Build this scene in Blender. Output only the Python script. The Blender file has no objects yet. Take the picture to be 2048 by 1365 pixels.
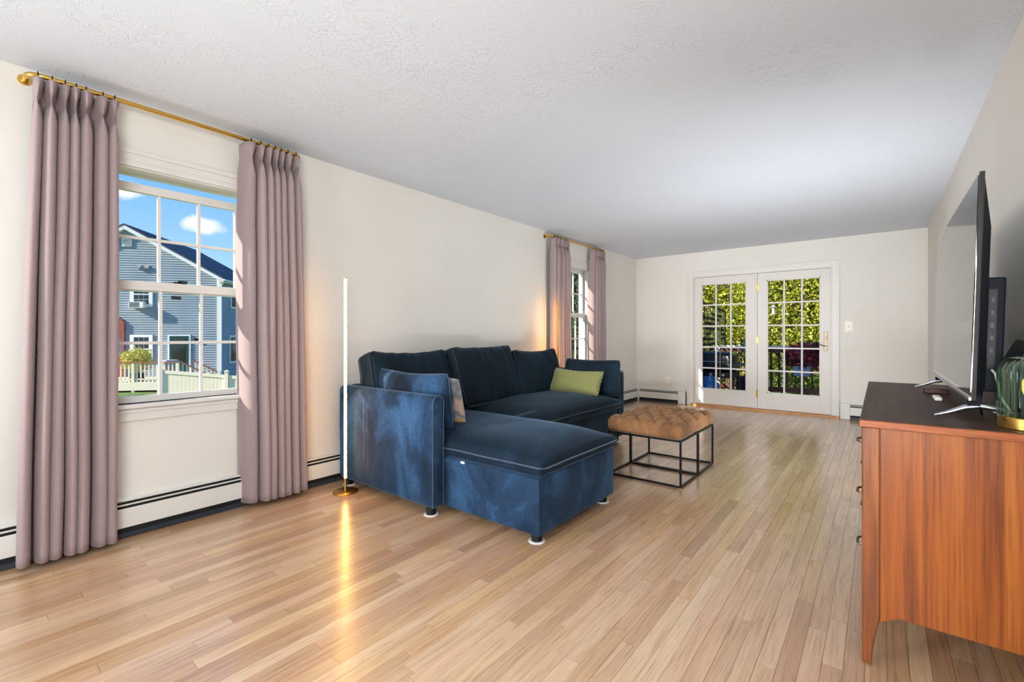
import bpy, bmesh, math, random
import numpy as np
from mathutils import Vector, Matrix, noise as mnoise

random.seed(7)
SC = bpy.context.scene
COL = SC.collection
PI = math.pi

# ------------------------------------------------------------------ camera
FPX = 918.0
TH = math.atan((1758.5 - 1024.0) / FPX)
cam_d = bpy.data.cameras.new('camera')
cam_d.sensor_width = 36.0
cam_d.lens = 36.0 * FPX / 2048.0
cam_d.shift_y = -11.5 / 2048.0
cam_d.clip_start = 0.02
cam_d.clip_end = 500
cam = bpy.data.objects.new('camera', cam_d)
COL.objects.link(cam)
cam.location = (0, 0, 1.10)
cam.rotation_euler = (PI / 2, 0, TH)
SC.camera = cam

# ------------------------------------------------------------------ exposure
vs = SC.view_settings
vs.view_transform = 'Standard'
vs.look = 'None'
vs.exposure = 0.31
vs.gamma = 1.0
vs.use_curve_mapping = False
SC.cycles.use_denoising = True
SC.cycles.max_bounces = 8
SC.cycles.use_adaptive_sampling = True
SC.cycles.adaptive_threshold = 0.08
SC.cycles.adaptive_min_samples = 16
SC.cycles.diffuse_bounces = 4
SC.cycles.glossy_bounces = 3
SC.cycles.transparent_max_bounces = 24
SC.cycles.transmission_bounces = 4
SC.cycles.sample_clamp_indirect = 6.0

# ------------------------------------------------------------------ sun and sky
SUN_L = Vector((0.4035, 0.776, -0.485)).normalized()      # direction the sunlight travels
SUN_STRENGTH = 8.0
SKY_STRENGTH = 1.0
sun_d = bpy.data.lights.new('sun', 'SUN')
sun_d.energy = SUN_STRENGTH
sun_d.angle = math.radians(0.53)
sun_d.color = (1.0, 0.93, 0.82)
sun = bpy.data.objects.new('sun', sun_d)
COL.objects.link(sun)
sun.rotation_euler = SUN_L.to_track_quat('-Z', 'Y').to_euler()
sun.location = (-20, -40, 30)

world = bpy.data.worlds.new('world')
SC.world = world
world.use_nodes = True
wn = world.node_tree.nodes
wl = world.node_tree.links
wn.clear()
w_out = wn.new('ShaderNodeOutputWorld')
w_bg = wn.new('ShaderNodeBackground')
w_bg.inputs['Strength'].default_value = SKY_STRENGTH
wl.new(w_bg.outputs[0], w_out.inputs[0])
w_tc = wn.new('ShaderNodeTexCoord')
w_sep = wn.new('ShaderNodeSeparateXYZ')
wl.new(w_tc.outputs['Generated'], w_sep.inputs[0])
w_ramp = wn.new('ShaderNodeValToRGB')                       # clear blue sky, paler towards the horizon
w_ramp.color_ramp.elements[0].position = 0.0
w_ramp.color_ramp.elements[0].color = (0.58, 0.78, 0.95, 1)
w_ramp.color_ramp.elements[1].position = 0.55
w_ramp.color_ramp.elements[1].color = (0.09, 0.29, 0.82, 1)
e_ = w_ramp.color_ramp.elements.new(0.13)
e_.color = (0.36, 0.62, 0.93, 1)
e_ = w_ramp.color_ramp.elements.new(0.28)
e_.color = (0.17, 0.44, 0.90, 1)
wl.new(w_sep.outputs['Z'], w_ramp.inputs[0])
w_noise = wn.new('ShaderNodeTexNoise')
w_noise.inputs['Scale'].default_value = 22.0
w_noise.inputs['Detail'].default_value = 6.0
wl.new(w_tc.outputs['Generated'], w_noise.inputs['Vector'])
def w_math(op, a_, b_):
    n = wn.new('ShaderNodeMath')
    n.operation = op
    for k, v_ in enumerate((a_, b_)):
        if isinstance(v_, (int, float)):
            n.inputs[k].default_value = v_
        else:
            wl.new(v_, n.inputs[k])
    return n.outputs[0]
cloud_fac = None
# small fair-weather clouds scattered low over the sky
for (cd, cs) in (((-0.954, 0.189, 0.236), 0.036), ((-0.938, 0.287, 0.195), 0.033), ((-0.70, 0.70, 0.20), 0.06), ((-0.96, -0.22, 0.22), 0.06), ((-0.5, -0.8, 0.30), 0.07), ((0.3, 0.9, 0.25), 0.07), ((0.9, 0.3, 0.28), 0.07), ((0.7, -0.6, 0.22), 0.06)):
    sub = wn.new('ShaderNodeVectorMath')
    sub.operation = 'SUBTRACT'
    sub.inputs[1].default_value = Vector(cd).normalized()
    wl.new(w_tc.outputs['Generated'], sub.inputs[0])
    mul = wn.new('ShaderNodeVectorMath')
    mul.operation = 'MULTIPLY'
    mul.inputs[1].default_value = (1 / cs, 1 / cs, 2.6 / cs)
    wl.new(sub.outputs[0], mul.inputs[0])
    ln = wn.new('ShaderNodeVectorMath')
    ln.operation = 'LENGTH'
    wl.new(mul.outputs[0], ln.inputs[0])
    v_ = w_math('SUBTRACT', w_math('MULTIPLY', w_noise.outputs['Fac'], 2.6), w_math('MULTIPLY', ln.outputs['Value'], 0.9))
    cloud_fac = v_ if cloud_fac is None else w_math('MAXIMUM', cloud_fac, v_)
w_cr = wn.new('ShaderNodeValToRGB')
w_cr.color_ramp.elements[0].position = 0.35
w_cr.color_ramp.elements[0].color = (0, 0, 0, 1)
w_cr.color_ramp.elements[1].position = 1.0
w_cr.color_ramp.elements[1].color = (0.9, 0.9, 0.9, 1)
wl.new(cloud_fac, w_cr.inputs[0])
w_mix = wn.new('ShaderNodeMixRGB')
w_mix.inputs['Color2'].default_value = (0.92, 0.94, 0.97, 1)
wl.new(w_cr.outputs[0], w_mix.inputs['Fac'])
wl.new(w_ramp.outputs[0], w_mix.inputs['Color1'])
wl.new(w_mix.outputs[0], w_bg.inputs['Color'])

# ------------------------------------------------------------------ large area lights
def area(name, loc, target, sx, sy, watts, color, spread=180):
    d = bpy.data.lights.new(name, 'AREA')
    d.shape = 'RECTANGLE'
    d.size, d.size_y = sx, sy
    d.energy = watts
    d.color = color
    d.spread = math.radians(spread)
    o = bpy.data.objects.new(name, d)
    COL.objects.link(o)
    o.location = loc
    o.rotation_euler = (Vector(target) - Vector(loc)).to_track_quat('-Z', 'Y').to_euler()
    return o
# fill light added at the right wall, behind the camera
area('fill_side', (0.44, -0.90, 1.50), (-3.0, -0.20, 1.50), 1.2, 1.4, 70.0, (0.92, 0.97, 1.0))
# unseen fill lights added to brighten the room: strip at the left rear, two long-throw at the back of the room, one turned up behind the dresser
area('fill_left', (-3.06, -2.20, 1.35), (-0.2, 5.5, 1.30), 0.28, 1.5, 27.0, (0.92, 0.97, 1.0), 85)
area('fill_ceiling', (-0.5, -4.3, 0.5), (-1.3, 5.0, 2.35), 1.2, 0.6, 20.0, (0.92, 0.97, 1.0), 50)
area('fill_floor', (-0.5, -4.3, 2.2), (-1.2, 5.5, 0.0), 1.2, 0.3, 10.0, (0.94, 0.97, 1.0), 35)
area('fill_up', (0.25, 3.95, 0.10), (-1.7, 4.7, 2.4), 0.34, 0.34, 24.0, (0.90, 0.96, 1.0), 125)

# ------------------------------------------------------------------ helpers: materials
def srgb(r, g, b):
    def f(c):
        c /= 255.0
        return c / 12.92 if c <= 0.04045 else ((c + 0.055) / 1.055) ** 2.4
    return (f(r), f(g), f(b), 1.0)

def new_mat(name):
    m = bpy.data.materials.new(name)
    m.use_nodes = True
    nt = m.node_tree
    b = nt.nodes['Principled BSDF']
    return m, nt, b

def P(name, col, rough=0.5, metal=0.0, spec=0.5, coat=0.0, sheen=0.0, emit=None, estr=0.0, trans=0.0, ior=1.45):
    m, nt, b = new_mat(name)
    b.inputs['Base Color'].default_value = col
    b.inputs['Roughness'].default_value = rough
    b.inputs['Metallic'].default_value = metal
    b.inputs['Specular IOR Level'].default_value = spec
    b.inputs['Coat Weight'].default_value = coat
    b.inputs['Sheen Weight'].default_value = sheen
    b.inputs['Transmission Weight'].default_value = trans
    b.inputs['IOR'].default_value = ior
    if emit:
        b.inputs['Emission Color'].default_value = emit
        b.inputs['Emission Strength'].default_value = estr
    return m

def pos_coord(nt, scale=(1, 1, 1), loc=(0, 0, 0), src=None):
    n = nt.nodes
    mp = n.new('ShaderNodeMapping')
    mp.inputs['Scale'].default_value = scale
    mp.inputs['Location'].default_value = loc
    if src is None:
        g = n.new('ShaderNodeNewGeometry')
        src = g.outputs['Position']
    nt.links.new(src, mp.inputs['Vector'])
    return mp.outputs[0]

def noise_tex(nt, vec, scale, detail=3, rough=0.5, dist=0.0):
    t = nt.nodes.new('ShaderNodeTexNoise')
    t.inputs['Scale'].default_value = scale
    t.inputs['Detail'].default_value = detail
    t.inputs['Roughness'].default_value = rough
    t.inputs['Distortion'].default_value = dist
    nt.links.new(vec, t.inputs['Vector'])
    return t.outputs['Fac']

def ramp(nt, fac, stops):
    r = nt.nodes.new('ShaderNodeValToRGB')
    el = r.color_ramp.elements
    while len(el) < len(stops):
        el.new(0.5)
    for e, (p, c) in zip(el, stops):
        e.position = p
        e.color = c
    nt.links.new(fac, r.inputs[0])
    return r.outputs[0]

def mixc(nt, fac, a, b, mode='MIX'):
    m = nt.nodes.new('ShaderNodeMixRGB')
    m.blend_type = mode
    for k, v in (('Fac', fac), ('Color1', a), ('Color2', b)):
        if isinstance(v, (float, int)):
            m.inputs[k].default_value = v
        elif isinstance(v, tuple):
            m.inputs[k].default_value = v
        else:
            nt.links.new(v, m.inputs[k])
    return m.outputs[0]

def bump(nt, b, h, strength=0.3, dist=0.002):
    bp = nt.nodes.new('ShaderNodeBump')
    bp.inputs['Strength'].default_value = strength
    bp.inputs['Distance'].default_value = dist
    nt.links.new(h, bp.inputs['Height'])
    nt.links.new(bp.outputs[0], b.inputs['Normal'])

def noisy(name, stops, scale, vscale=(1, 1, 1), rough=0.5, detail=4, bstr=0.0, bdist=0.002, **kw):
    m = P(name, stops[0][1], rough, **kw)
    nt = m.node_tree
    b = nt.nodes['Principled BSDF']
    f = noise_tex(nt, pos_coord(nt, vscale), scale, detail)
    nt.links.new(ramp(nt, f, stops), b.inputs['Base Color'])
    if bstr:
        bump(nt, b, f, bstr, bdist)
    return m

M = {}
# painted walls: warm off-white with a faint roller texture
m, nt, b = new_mat('wall_paint')
b.inputs['Roughness'].default_value = 0.75
vec = pos_coord(nt)
f = noise_tex(nt, vec, 1.5, 2)
nt.links.new(ramp(nt, f, [(0.3, srgb(226, 221, 212)), (0.7, srgb(230, 225, 217))]), b.inputs['Base Color'])
bump(nt, b, noise_tex(nt, vec, 180, 2), 0.06, 0.001)
M['wall'] = m
# hand-trowelled plaster ceiling
m, nt, b = new_mat('ceiling_plaster')
b.inputs['Roughness'].default_value = 0.7
b.inputs['Base Color'].default_value = srgb(218, 224, 233)
vec = pos_coord(nt, (1, 1, 1))
f1 = noise_tex(nt, vec, 9, 5, 0.55, 2.2)
f2 = noise_tex(nt, vec, 2.3, 2)
r1 = ramp(nt, f1, [(0.50, (0, 0, 0, 1)), (0.525, (1, 1, 1, 1)), (0.57, (0.25, 0.25, 0.25, 1))])
r2 = ramp(nt, f2, [(0.46, (0.12, 0.12, 0.12, 1)), (0.66, (1, 1, 1, 1))])
bump(nt, b, mixc(nt, 1.0, r1, r2, 'MULTIPLY'), 0.40, 0.005)
M['ceiling'] = m
M['trim'] = P('trim_paint', srgb(224, 220, 214), 0.38)
M['sash'] = P('sash_vinyl', srgb(226, 221, 214), 0.35)
M['door'] = P('door_paint', srgb(220, 214, 207), 0.40)
M['heater'] = P('heater_enamel', srgb(226, 224, 217), 0.35)
M['dark'] = P('gap_shade', srgb(14, 16, 18), 0.7)
M['black'] = P('black_plastic', srgb(16, 17, 20), 0.4, spec=0.3)
M['blackmetal'] = P('black_metal', srgb(22, 21, 22), 0.38, metal=0.6)
M['brass'] = P('brass', srgb(222, 182, 96), 0.26, metal=1.0)
M['bronze'] = P('aged_bronze', srgb(120, 106, 88), 0.38, metal=1.0)
M['lampgold'] = P('lamp_gold', srgb(190, 146, 70), 0.35, metal=1.0)
M['silver'] = P('silver', srgb(186, 190, 198), 0.28, metal=1.0)
M['white'] = P('white_plastic', srgb(236, 234, 226), 0.35)
M['felt'] = P('white_felt', srgb(214, 212, 208), 0.9)
M['led'] = P('led_strip', srgb(255, 214, 150), 0.4, emit=(1.0, 0.48, 0.11, 1), estr=30.0)
M['bulb'] = P('warm_bulb', srgb(250, 205, 90), 0.3, emit=(1.0, 0.70, 0.22, 1), estr=0.6)

# thin window glass
m, nt, b = new_mat('window_glass')
nt.nodes.remove(b)
tr = nt.nodes.new('ShaderNodeBsdfTransparent')
tr.inputs[0].default_value = (0.97, 0.985, 0.98, 1)
gl = nt.nodes.new('ShaderNodeBsdfGlossy')
gl.inputs['Roughness'].default_value = 0.02
fr = nt.nodes.new('ShaderNodeLayerWeight')
fr.inputs['Blend'].default_value = 0.5
pw = nt.nodes.new('ShaderNodeMath')
pw.operation = 'POWER'
pw.inputs[1].default_value = 5.0
nt.links.new(fr.outputs['Facing'], pw.inputs[0])
ma = nt.nodes.new('ShaderNodeMath')
ma.operation = 'MULTIPLY_ADD'
ma.inputs[1].default_value = 0.70
ma.inputs[2].default_value = 0.007
nt.links.new(pw.outputs[0], ma.inputs[0])
mx = nt.nodes.new('ShaderNodeMixShader')
nt.links.new(ma.outputs[0], mx.inputs[0])
nt.links.new(tr.outputs[0], mx.inputs[1])
nt.links.new(gl.outputs[0], mx.inputs[2])
nt.links.new(mx.outputs[0], nt.nodes['Material Output'].inputs[0])
M['glass'] = m
# green glass of the table lamp
m, nt, b = new_mat('green_glass')
nt.nodes.remove(b)
tr = nt.nodes.new('ShaderNodeBsdfTransparent')
tr.inputs[0].default_value = (0.66, 0.80, 0.70, 1)
gl = nt.nodes.new('ShaderNodeBsdfGlossy')
gl.inputs['Roughness'].default_value = 0.04
gl.inputs['Color'].default_value = (0.85, 0.95, 0.88, 1)
lw = nt.nodes.new('ShaderNodeLayerWeight')
lw.inputs['Blend'].default_value = 0.32
mx = nt.nodes.new('ShaderNodeMixShader')
nt.links.new(lw.outputs['Facing'], mx.inputs[0])
nt.links.new(tr.outputs[0], mx.inputs[1])
nt.links.new(gl.outputs[0], mx.inputs[2])
nt.links.new(mx.outputs[0], nt.nodes['Material Output'].inputs[0])
M['greenglass'] = m

# oak strip floor: each plank carries its own tone in the colour attribute "tone"
m, nt, b = new_mat('oak_floor')
att = nt.nodes.new('ShaderNodeAttribute')
att.attribute_name = 'tone'
sep = nt.nodes.new('ShaderNodeSeparateColor')
nt.links.new(att.outputs['Color'], sep.inputs[0])
g = nt.nodes.new('ShaderNodeNewGeometry')
addv = nt.nodes.new('ShaderNodeVectorMath')
addv.operation = 'MULTIPLY_ADD'
nt.links.new(att.outputs['Color'], addv.inputs[0])
addv.inputs[1].default_value = (3.0, 40.0, 17.0)
nt.links.new(g.outputs['Position'], addv.inputs[2])
v1 = pos_coord(nt, (110, 3.0, 1), src=addv.outputs[0])
v2 = pos_coord(nt, (14, 0.9, 1), src=addv.outputs[0])
v3 = pos_coord(nt, (150, 5.0, 1), src=addv.outputs[0])
fine = noise_tex(nt, v1, 1.0, 4, 0.6, 0.6)
broad = noise_tex(nt, v2, 1.6, 3, 0.5, 1.4)
pores = noise_tex(nt, v3, 1.0, 2, 0.6)
base = ramp(nt, sep.outputs[0], [(0.0, srgb(176, 140, 108)), (0.25, srgb(192, 157, 123)), (0.6, srgb(204, 170, 136)), (1.0, srgb(219, 191, 158))])
warm = ramp(nt, sep.outputs[1], [(0.0, srgb(252, 240, 236)), (0.5, (1, 1, 1, 1)), (1.0, srgb(255, 246, 222))])
c = mixc(nt, 1.0, base, warm, 'MULTIPLY')
c = mixc(nt, 0.40, c, ramp(nt, fine, [(0.30, srgb(196, 176, 160)), (0.55, (1, 1, 1, 1))]), 'MULTIPLY')
c = mixc(nt, 0.35, c, ramp(nt, broad, [(0.35, srgb(214, 198, 184)), (0.60, (1, 1, 1, 1))]), 'MULTIPLY')
c = mixc(nt, 0.35, c, ramp(nt, pores, [(0.34, srgb(150, 120, 95)), (0.42, (1, 1, 1, 1))]), 'MULTIPLY')
nt.links.new(c, b.inputs['Base Color'])
b.inputs['Roughness'].default_value = 0.34
b.inputs['Specular IOR Level'].default_value = 0.5
b.inputs['Coat Weight'].default_value = 1.0
b.inputs['Coat IOR'].default_value = 1.6
b.inputs['Coat Roughness'].default_value = 0.19
bump(nt, b, fine, 0.05, 0.001)
M['floor'] = m
M['subfloor'] = P('subfloor', srgb(96, 68, 48), 0.8)
M['threshold'] = noisy('oak_threshold', [(0.3, srgb(176, 120, 66)), (0.7, srgb(202, 150, 94))], 3, (4, 30, 4), 0.35)

# walnut / teak dresser woods: grain along Z for the sides, along Y for the top
def wood(name, dark, mid, light, vs_, rough=0.32, coat=0.25, spec=0.25):
    m, nt, b = new_mat(name)
    v = pos_coord(nt, vs_)
    f = noise_tex(nt, v, 1.0, 5, 0.55, 0.8)
    v2 = pos_coord(nt, tuple(q * 4.5 for q in vs_))
    f2 = noise_tex(nt, v2, 1.0, 3, 0.6)
    c = ramp(nt, f, [(0.28, dark), (0.5, mid), (0.72, light)])
    c = mixc(nt, 0.5, c, ramp(nt, f2, [(0.32, srgb(150, 120, 105)), (0.5, (1, 1, 1, 1))]), 'MULTIPLY')
    nt.links.new(c, b.inputs['Base Color'])
    b.inputs['Roughness'].default_value = rough
    b.inputs['Coat Weight'].default_value = coat
    b.inputs['Coat Roughness'].default_value = 0.25
    b.inputs['Specular IOR Level'].default_value = spec
    bump(nt, b, f2, 0.04, 0.001)
    return m
M['teak_v'] = wood('teak_vertical', srgb(104, 50, 14), srgb(142, 74, 22), srgb(164, 96, 34), (34, 34, 0.75), 0.36, 0.06)
M['teak_leg'] = wood('teak_leg', srgb(84, 42, 18), srgb(122, 66, 28), srgb(152, 92, 46), (34, 34, 1.0), 0.38, 0.06)
M['teak_edge'] = wood('teak_edge', srgb(118, 58, 24), srgb(146, 76, 32), srgb(164, 92, 44), (3, 3, 60), 0.4, 0.05)
M['walnut_top'] = wood('walnut_top', srgb(46, 29, 22), srgb(64, 41, 31), srgb(82, 56, 43), (16, 1.2, 16), 0.46, 0.0, 0.12)
M['walnut_front'] = wood('walnut_front', srgb(110, 56, 26), srgb(142, 74, 34), srgb(166, 96, 48), (3, 1.2, 20), 0.35, 0.2)

# velvet: deep blue nap with brushed, lighter patches
def velvet(name, dark, mid, light, sheen_col, sw=0.7, ns=2.6):
    m, nt, b = new_mat(name)
    v = pos_coord(nt, (1.0, 1.0, 0.55))
    f = noise_tex(nt, v, ns, 4, 0.55, 1.2)
    v2 = pos_coord(nt, (1, 1, 1))
    f2 = noise_tex(nt, v2, 55, 3, 0.6)
    c = ramp(nt, f, [(0.32, dark), (0.50, mid), (0.68, light)])
    c = mixc(nt, 0.5, c, ramp(nt, f2, [(0.3, srgb(170, 170, 170)), (0.6, (1, 1, 1, 1))]), 'MULTIPLY')
    nt.links.new(c, b.inputs['Base Color'])
    b.inputs['Roughness'].default_value = 0.75
    b.inputs['Specular IOR Level'].default_value = 0.15
    b.inputs['Sheen Weight'].default_value = sw
    b.inputs['Sheen Roughness'].default_value = 0.34
    b.inputs['Sheen Tint'].default_value = sheen_col
    bump(nt, b, f2, 0.08, 0.001)
    return m
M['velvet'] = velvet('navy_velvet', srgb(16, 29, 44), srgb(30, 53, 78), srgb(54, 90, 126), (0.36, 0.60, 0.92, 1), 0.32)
M['velvet_darkened'] = velvet('darkened_velvet', srgb(11, 21, 31), srgb(16, 31, 45), srgb(28, 51, 74), (0.34, 0.56, 0.84, 1), 0.26, 2.2)  # same velvet, colour darkened for the nap and for less light on top
M['velvet_shaded'] = velvet('shaded_velvet', srgb(14, 26, 34), srgb(19, 34, 44), srgb(26, 45, 58), (0.30, 0.48, 0.66, 1), 0.22, 2.0)  # same sofa velvet, with the shade of these parts put into the colour
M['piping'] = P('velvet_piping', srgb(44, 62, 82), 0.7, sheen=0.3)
M['piping_dark'] = P('velvet_piping_dark', srgb(20, 30, 38), 0.7, sheen=0.2)  # same piping, darkened to go with the shaded velvet
M['mustard_velvet'] = velvet('brown_velvet', srgb(110, 75, 48), srgb(134, 94, 62), srgb(152, 110, 74), (0.85, 0.62, 0.42, 1), 0.35, 4.0)

# green lumbar pillow with a fine scallop pattern (flat print)
m, nt, b = new_mat('green_scallop')
def nmath(nt, op, a_, b_=0.0):
    n = nt.nodes.new('ShaderNodeMath')
    n.operation = op
    for k_, v_ in enumerate((a_, b_)):
        if isinstance(v_, (int, float)):
            n.inputs[k_].default_value = v_
        else:
            nt.links.new(v_, n.inputs[k_])
    return n.outputs[0]
tc = nt.nodes.new('ShaderNodeTexCoord')
sp_ = nt.nodes.new('ShaderNodeSeparateXYZ')
nt.links.new(tc.outputs['Object'], sp_.inputs[0])
row_ = nmath(nt, 'MULTIPLY', sp_.outputs['Z'], 58.0)
par_ = nmath(nt, 'MULTIPLY', nmath(nt, 'MODULO', nmath(nt, 'FLOOR', nmath(nt, 'ADD', row_, 100.0)), 2.0), 0.5)
xs_ = nmath(nt, 'ADD', nmath(nt, 'MULTIPLY', sp_.outputs['X'], 34.0), par_)
fx_ = nmath(nt, 'SUBTRACT', nmath(nt, 'FRACT', nmath(nt, 'ADD', xs_, 100.0)), 0.5)
fz_ = nmath(nt, 'MULTIPLY', nmath(nt, 'FRACT', nmath(nt, 'ADD', row_, 100.0)), 0.62)
dd_ = nmath(nt, 'SQRT', nmath(nt, 'ADD', nmath(nt, 'MULTIPLY', fx_, fx_), nmath(nt, 'MULTIPLY', fz_, fz_)))
ring_ = nmath(nt, 'ABSOLUTE', nmath(nt, 'SUBTRACT', dd_, 0.47))
nt.links.new(ramp(nt, ring_, [(0.02, srgb(92, 92, 48)), (0.10, srgb(142, 142, 84)), (0.4, srgb(156, 156, 96))]), b.inputs['Base Color'])
b.inputs['Roughness'].default_value = 0.85
b.inputs['Sheen Weight'].default_value = 0.2
M['green_pillow'] = m
m, nt, b = new_mat('patterned_linen')
f = noise_tex(nt, pos_coord(nt), 9, 1, 0.4, 0.5)
nt.links.new(ramp(nt, f, [(0.36, srgb(190, 150, 60)), (0.42, srgb(168, 168, 168)), (0.56, srgb(110, 116, 122)), (0.66, srgb(190, 160, 146))]), b.inputs['Base Color'])
b.inputs['Roughness'].default_value = 0.85
M['patterned'] = m

# mauve linen curtain, slightly translucent
m, nt, b = new_mat('mauve_linen')
va = pos_coord(nt, (160, 160, 900))
vb = pos_coord(nt, (900, 900, 30))
fa = noise_tex(nt, va, 1.0, 2)
fb = noise_tex(nt, vb, 1.0, 2)
c = mixc(nt, 0.5, ramp(nt, fa, [(0.3, srgb(154, 133, 132)), (0.7, srgb(188, 167, 165))]), ramp(nt, fb, [(0.3, srgb(160, 139, 140)), (0.7, srgb(186, 167, 167))]))
nt.links.new(c, b.inputs['Base Color'])
b.inputs['Roughness'].default_value = 0.9
b.inputs['Sheen Weight'].default_value = 0.15
tl = nt.nodes.new('ShaderNodeBsdfTranslucent')
nt.links.new(c, tl.inputs['Color'])
mx = nt.nodes.new('ShaderNodeMixShader')
mx.inputs[0].default_value = 0.16
nt.links.new(b.outputs[0], mx.inputs[1])
nt.links.new(tl.outputs[0], mx.inputs[2])
nt.links.new(mx.outputs[0], nt.nodes['Material Output'].inputs[0])
bump(nt, b, fa, 0.15, 0.001)
M['linen'] = m

# screen
M['screen'] = P('tv_screen', srgb(20, 21, 22), 0.09, spec=0.35)
M['tvgloss'] = P('tv_bezel_gloss', srgb(12, 12, 14), 0.06, spec=0.8, coat=0.5)
M['tvback'] = P('tv_back', srgb(14, 18, 28), 0.6, spec=0.2)
M['slate'] = P('slate_plastic', srgb(44, 52, 62), 0.45)
M['redbox'] = P('dark_red_box', srgb(70, 32, 30), 0.5)

# outdoors
M['siding'] = noisy('blue_siding', [(0.3, srgb(138, 150, 160)), (0.7, srgb(150, 162, 170))], 0.8, rough=0.6)
M['extwhite'] = P('exterior_white', srgb(232, 232, 228), 0.5)
M['cream'] = P('cream_vinyl', srgb(254, 238, 208), 0.45)
M['shingle'] = noisy('blue_grey_shingle', [(0.35, srgb(52, 58, 70)), (0.65, srgb(74, 80, 94))], 5, rough=0.85, bstr=0.4, bdist=0.03)
M['extglass'] = P('dark_pane', srgb(34, 42, 44), 0.08, spec=0.8)
M['doorgreen'] = P('dark_green_door', srgb(24, 66, 62), 0.35)
M['cedar'] = noisy('cedar', [(0.3, srgb(150, 90, 62)), (0.7, srgb(176, 112, 80))], 4, (1, 8, 8), rough=0.7)
M['redwood'] = noisy('redwood_stain', [(0.3, srgb(86, 48, 42)), (0.7, srgb(116, 68, 58))], 4, (6, 1, 6), rough=0.7)
M['railpale'] = noisy('pale_rail', [(0.3, srgb(206, 190, 178)), (0.7, srgb(226, 212, 200))], 4, rough=0.65)
M['brick'] = noisy('red_brick', [(0.4, srgb(134, 72, 62)), (0.6, srgb(160, 92, 78))], 6, rough=0.85)
M['umbrella'] = P('mauve_canvas', srgb(188, 176, 186), 0.85)
M['tarp'] = P('grey_cover', srgb(166, 162, 158), 0.8)
M['grass'] = noisy('lawn', [(0.3, srgb(70, 92, 40)), (0.7, srgb(112, 132, 62))], 3, rough=0.95)
M['navy'] = P('navy_enamel', srgb(14, 18, 34), 0.25, coat=0.4)
M['tankblue'] = P('blue_tank', srgb(30, 86, 158), 0.35)
M['lattice'] = P('backlit_screen', srgb(34, 44, 30), 0.6)  # dark because backlit: the shade is put into the colour
M['potblue'] = P('blue_grey_pot', srgb(98, 118, 158), 0.5)
M['bamboo'] = P('bamboo', srgb(190, 140, 92), 0.5)
M['bark'] = noisy('bark', [(0.3, srgb(70, 56, 46)), (0.7, srgb(104, 88, 74))], 8, (1, 1, 0.3), rough=0.9)
M['concrete'] = noisy('pale_patio', [(0.3, srgb(196, 190, 180)), (0.7, srgb(214, 208, 198))], 2, rough=0.9)

def leafmat(name, stops, transl=0.25):
    m, nt, b = new_mat(name)
    g = nt.nodes.new('ShaderNodeNewGeometry')
    c = ramp(nt, g.outputs['Random Per Island'], stops)
    nt.links.new(c, b.inputs['Base Color'])
    b.inputs['Roughness'].default_value = 0.5
    b.inputs['Specular IOR Level'].default_value = 0.3
    tl = nt.nodes.new('ShaderNodeBsdfTranslucent')
    nt.links.new(c, tl.inputs['Color'])
    mx = nt.nodes.new('ShaderNodeMixShader')
    mx.inputs[0].default_value = transl
    nt.links.new(b.outputs[0], mx.inputs[1])
    nt.links.new(tl.outputs[0], mx.inputs[2])
    nt.links.new(mx.outputs[0], nt.nodes['Material Output'].inputs[0])
    return m
M['leaf_yellow'] = leafmat('yellow_green_leaves', [(0.0, srgb(66, 90, 16)), (0.4, srgb(138, 152, 32)), (0.75, srgb(206, 200, 62)), (1.0, srgb(232, 214, 112))])
M['leaf_green'] = leafmat('green_leaves', [(0.0, srgb(46, 78, 24)), (0.5, srgb(92, 124, 42)), (1.0, srgb(158, 172, 76))])
M['leaf_dark'] = leafmat('evergreen_leaves', [(0.0, srgb(26, 54, 26)), (0.5, srgb(54, 92, 44)), (1.0, srgb(110, 146, 84))], 0.2)
M['leaf_lime'] = leafmat('lime_leaves', [(0.0, srgb(150, 150, 50)), (0.6, srgb(214, 204, 96)), (1.0, srgb(240, 228, 150))])
M['leaf_red'] = leafmat('burgundy_leaves', [(0.0, srgb(58, 22, 44)), (0.55, srgb(112, 36, 62)), (0.9, srgb(150, 60, 70)), (1.0, srgb(222, 96, 50))])
M['leaf_teal'] = P('teal_blades', srgb(74, 122, 112), 0.5)

# ------------------------------------------------------------------ helpers: geometry
WPOS = {}

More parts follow.
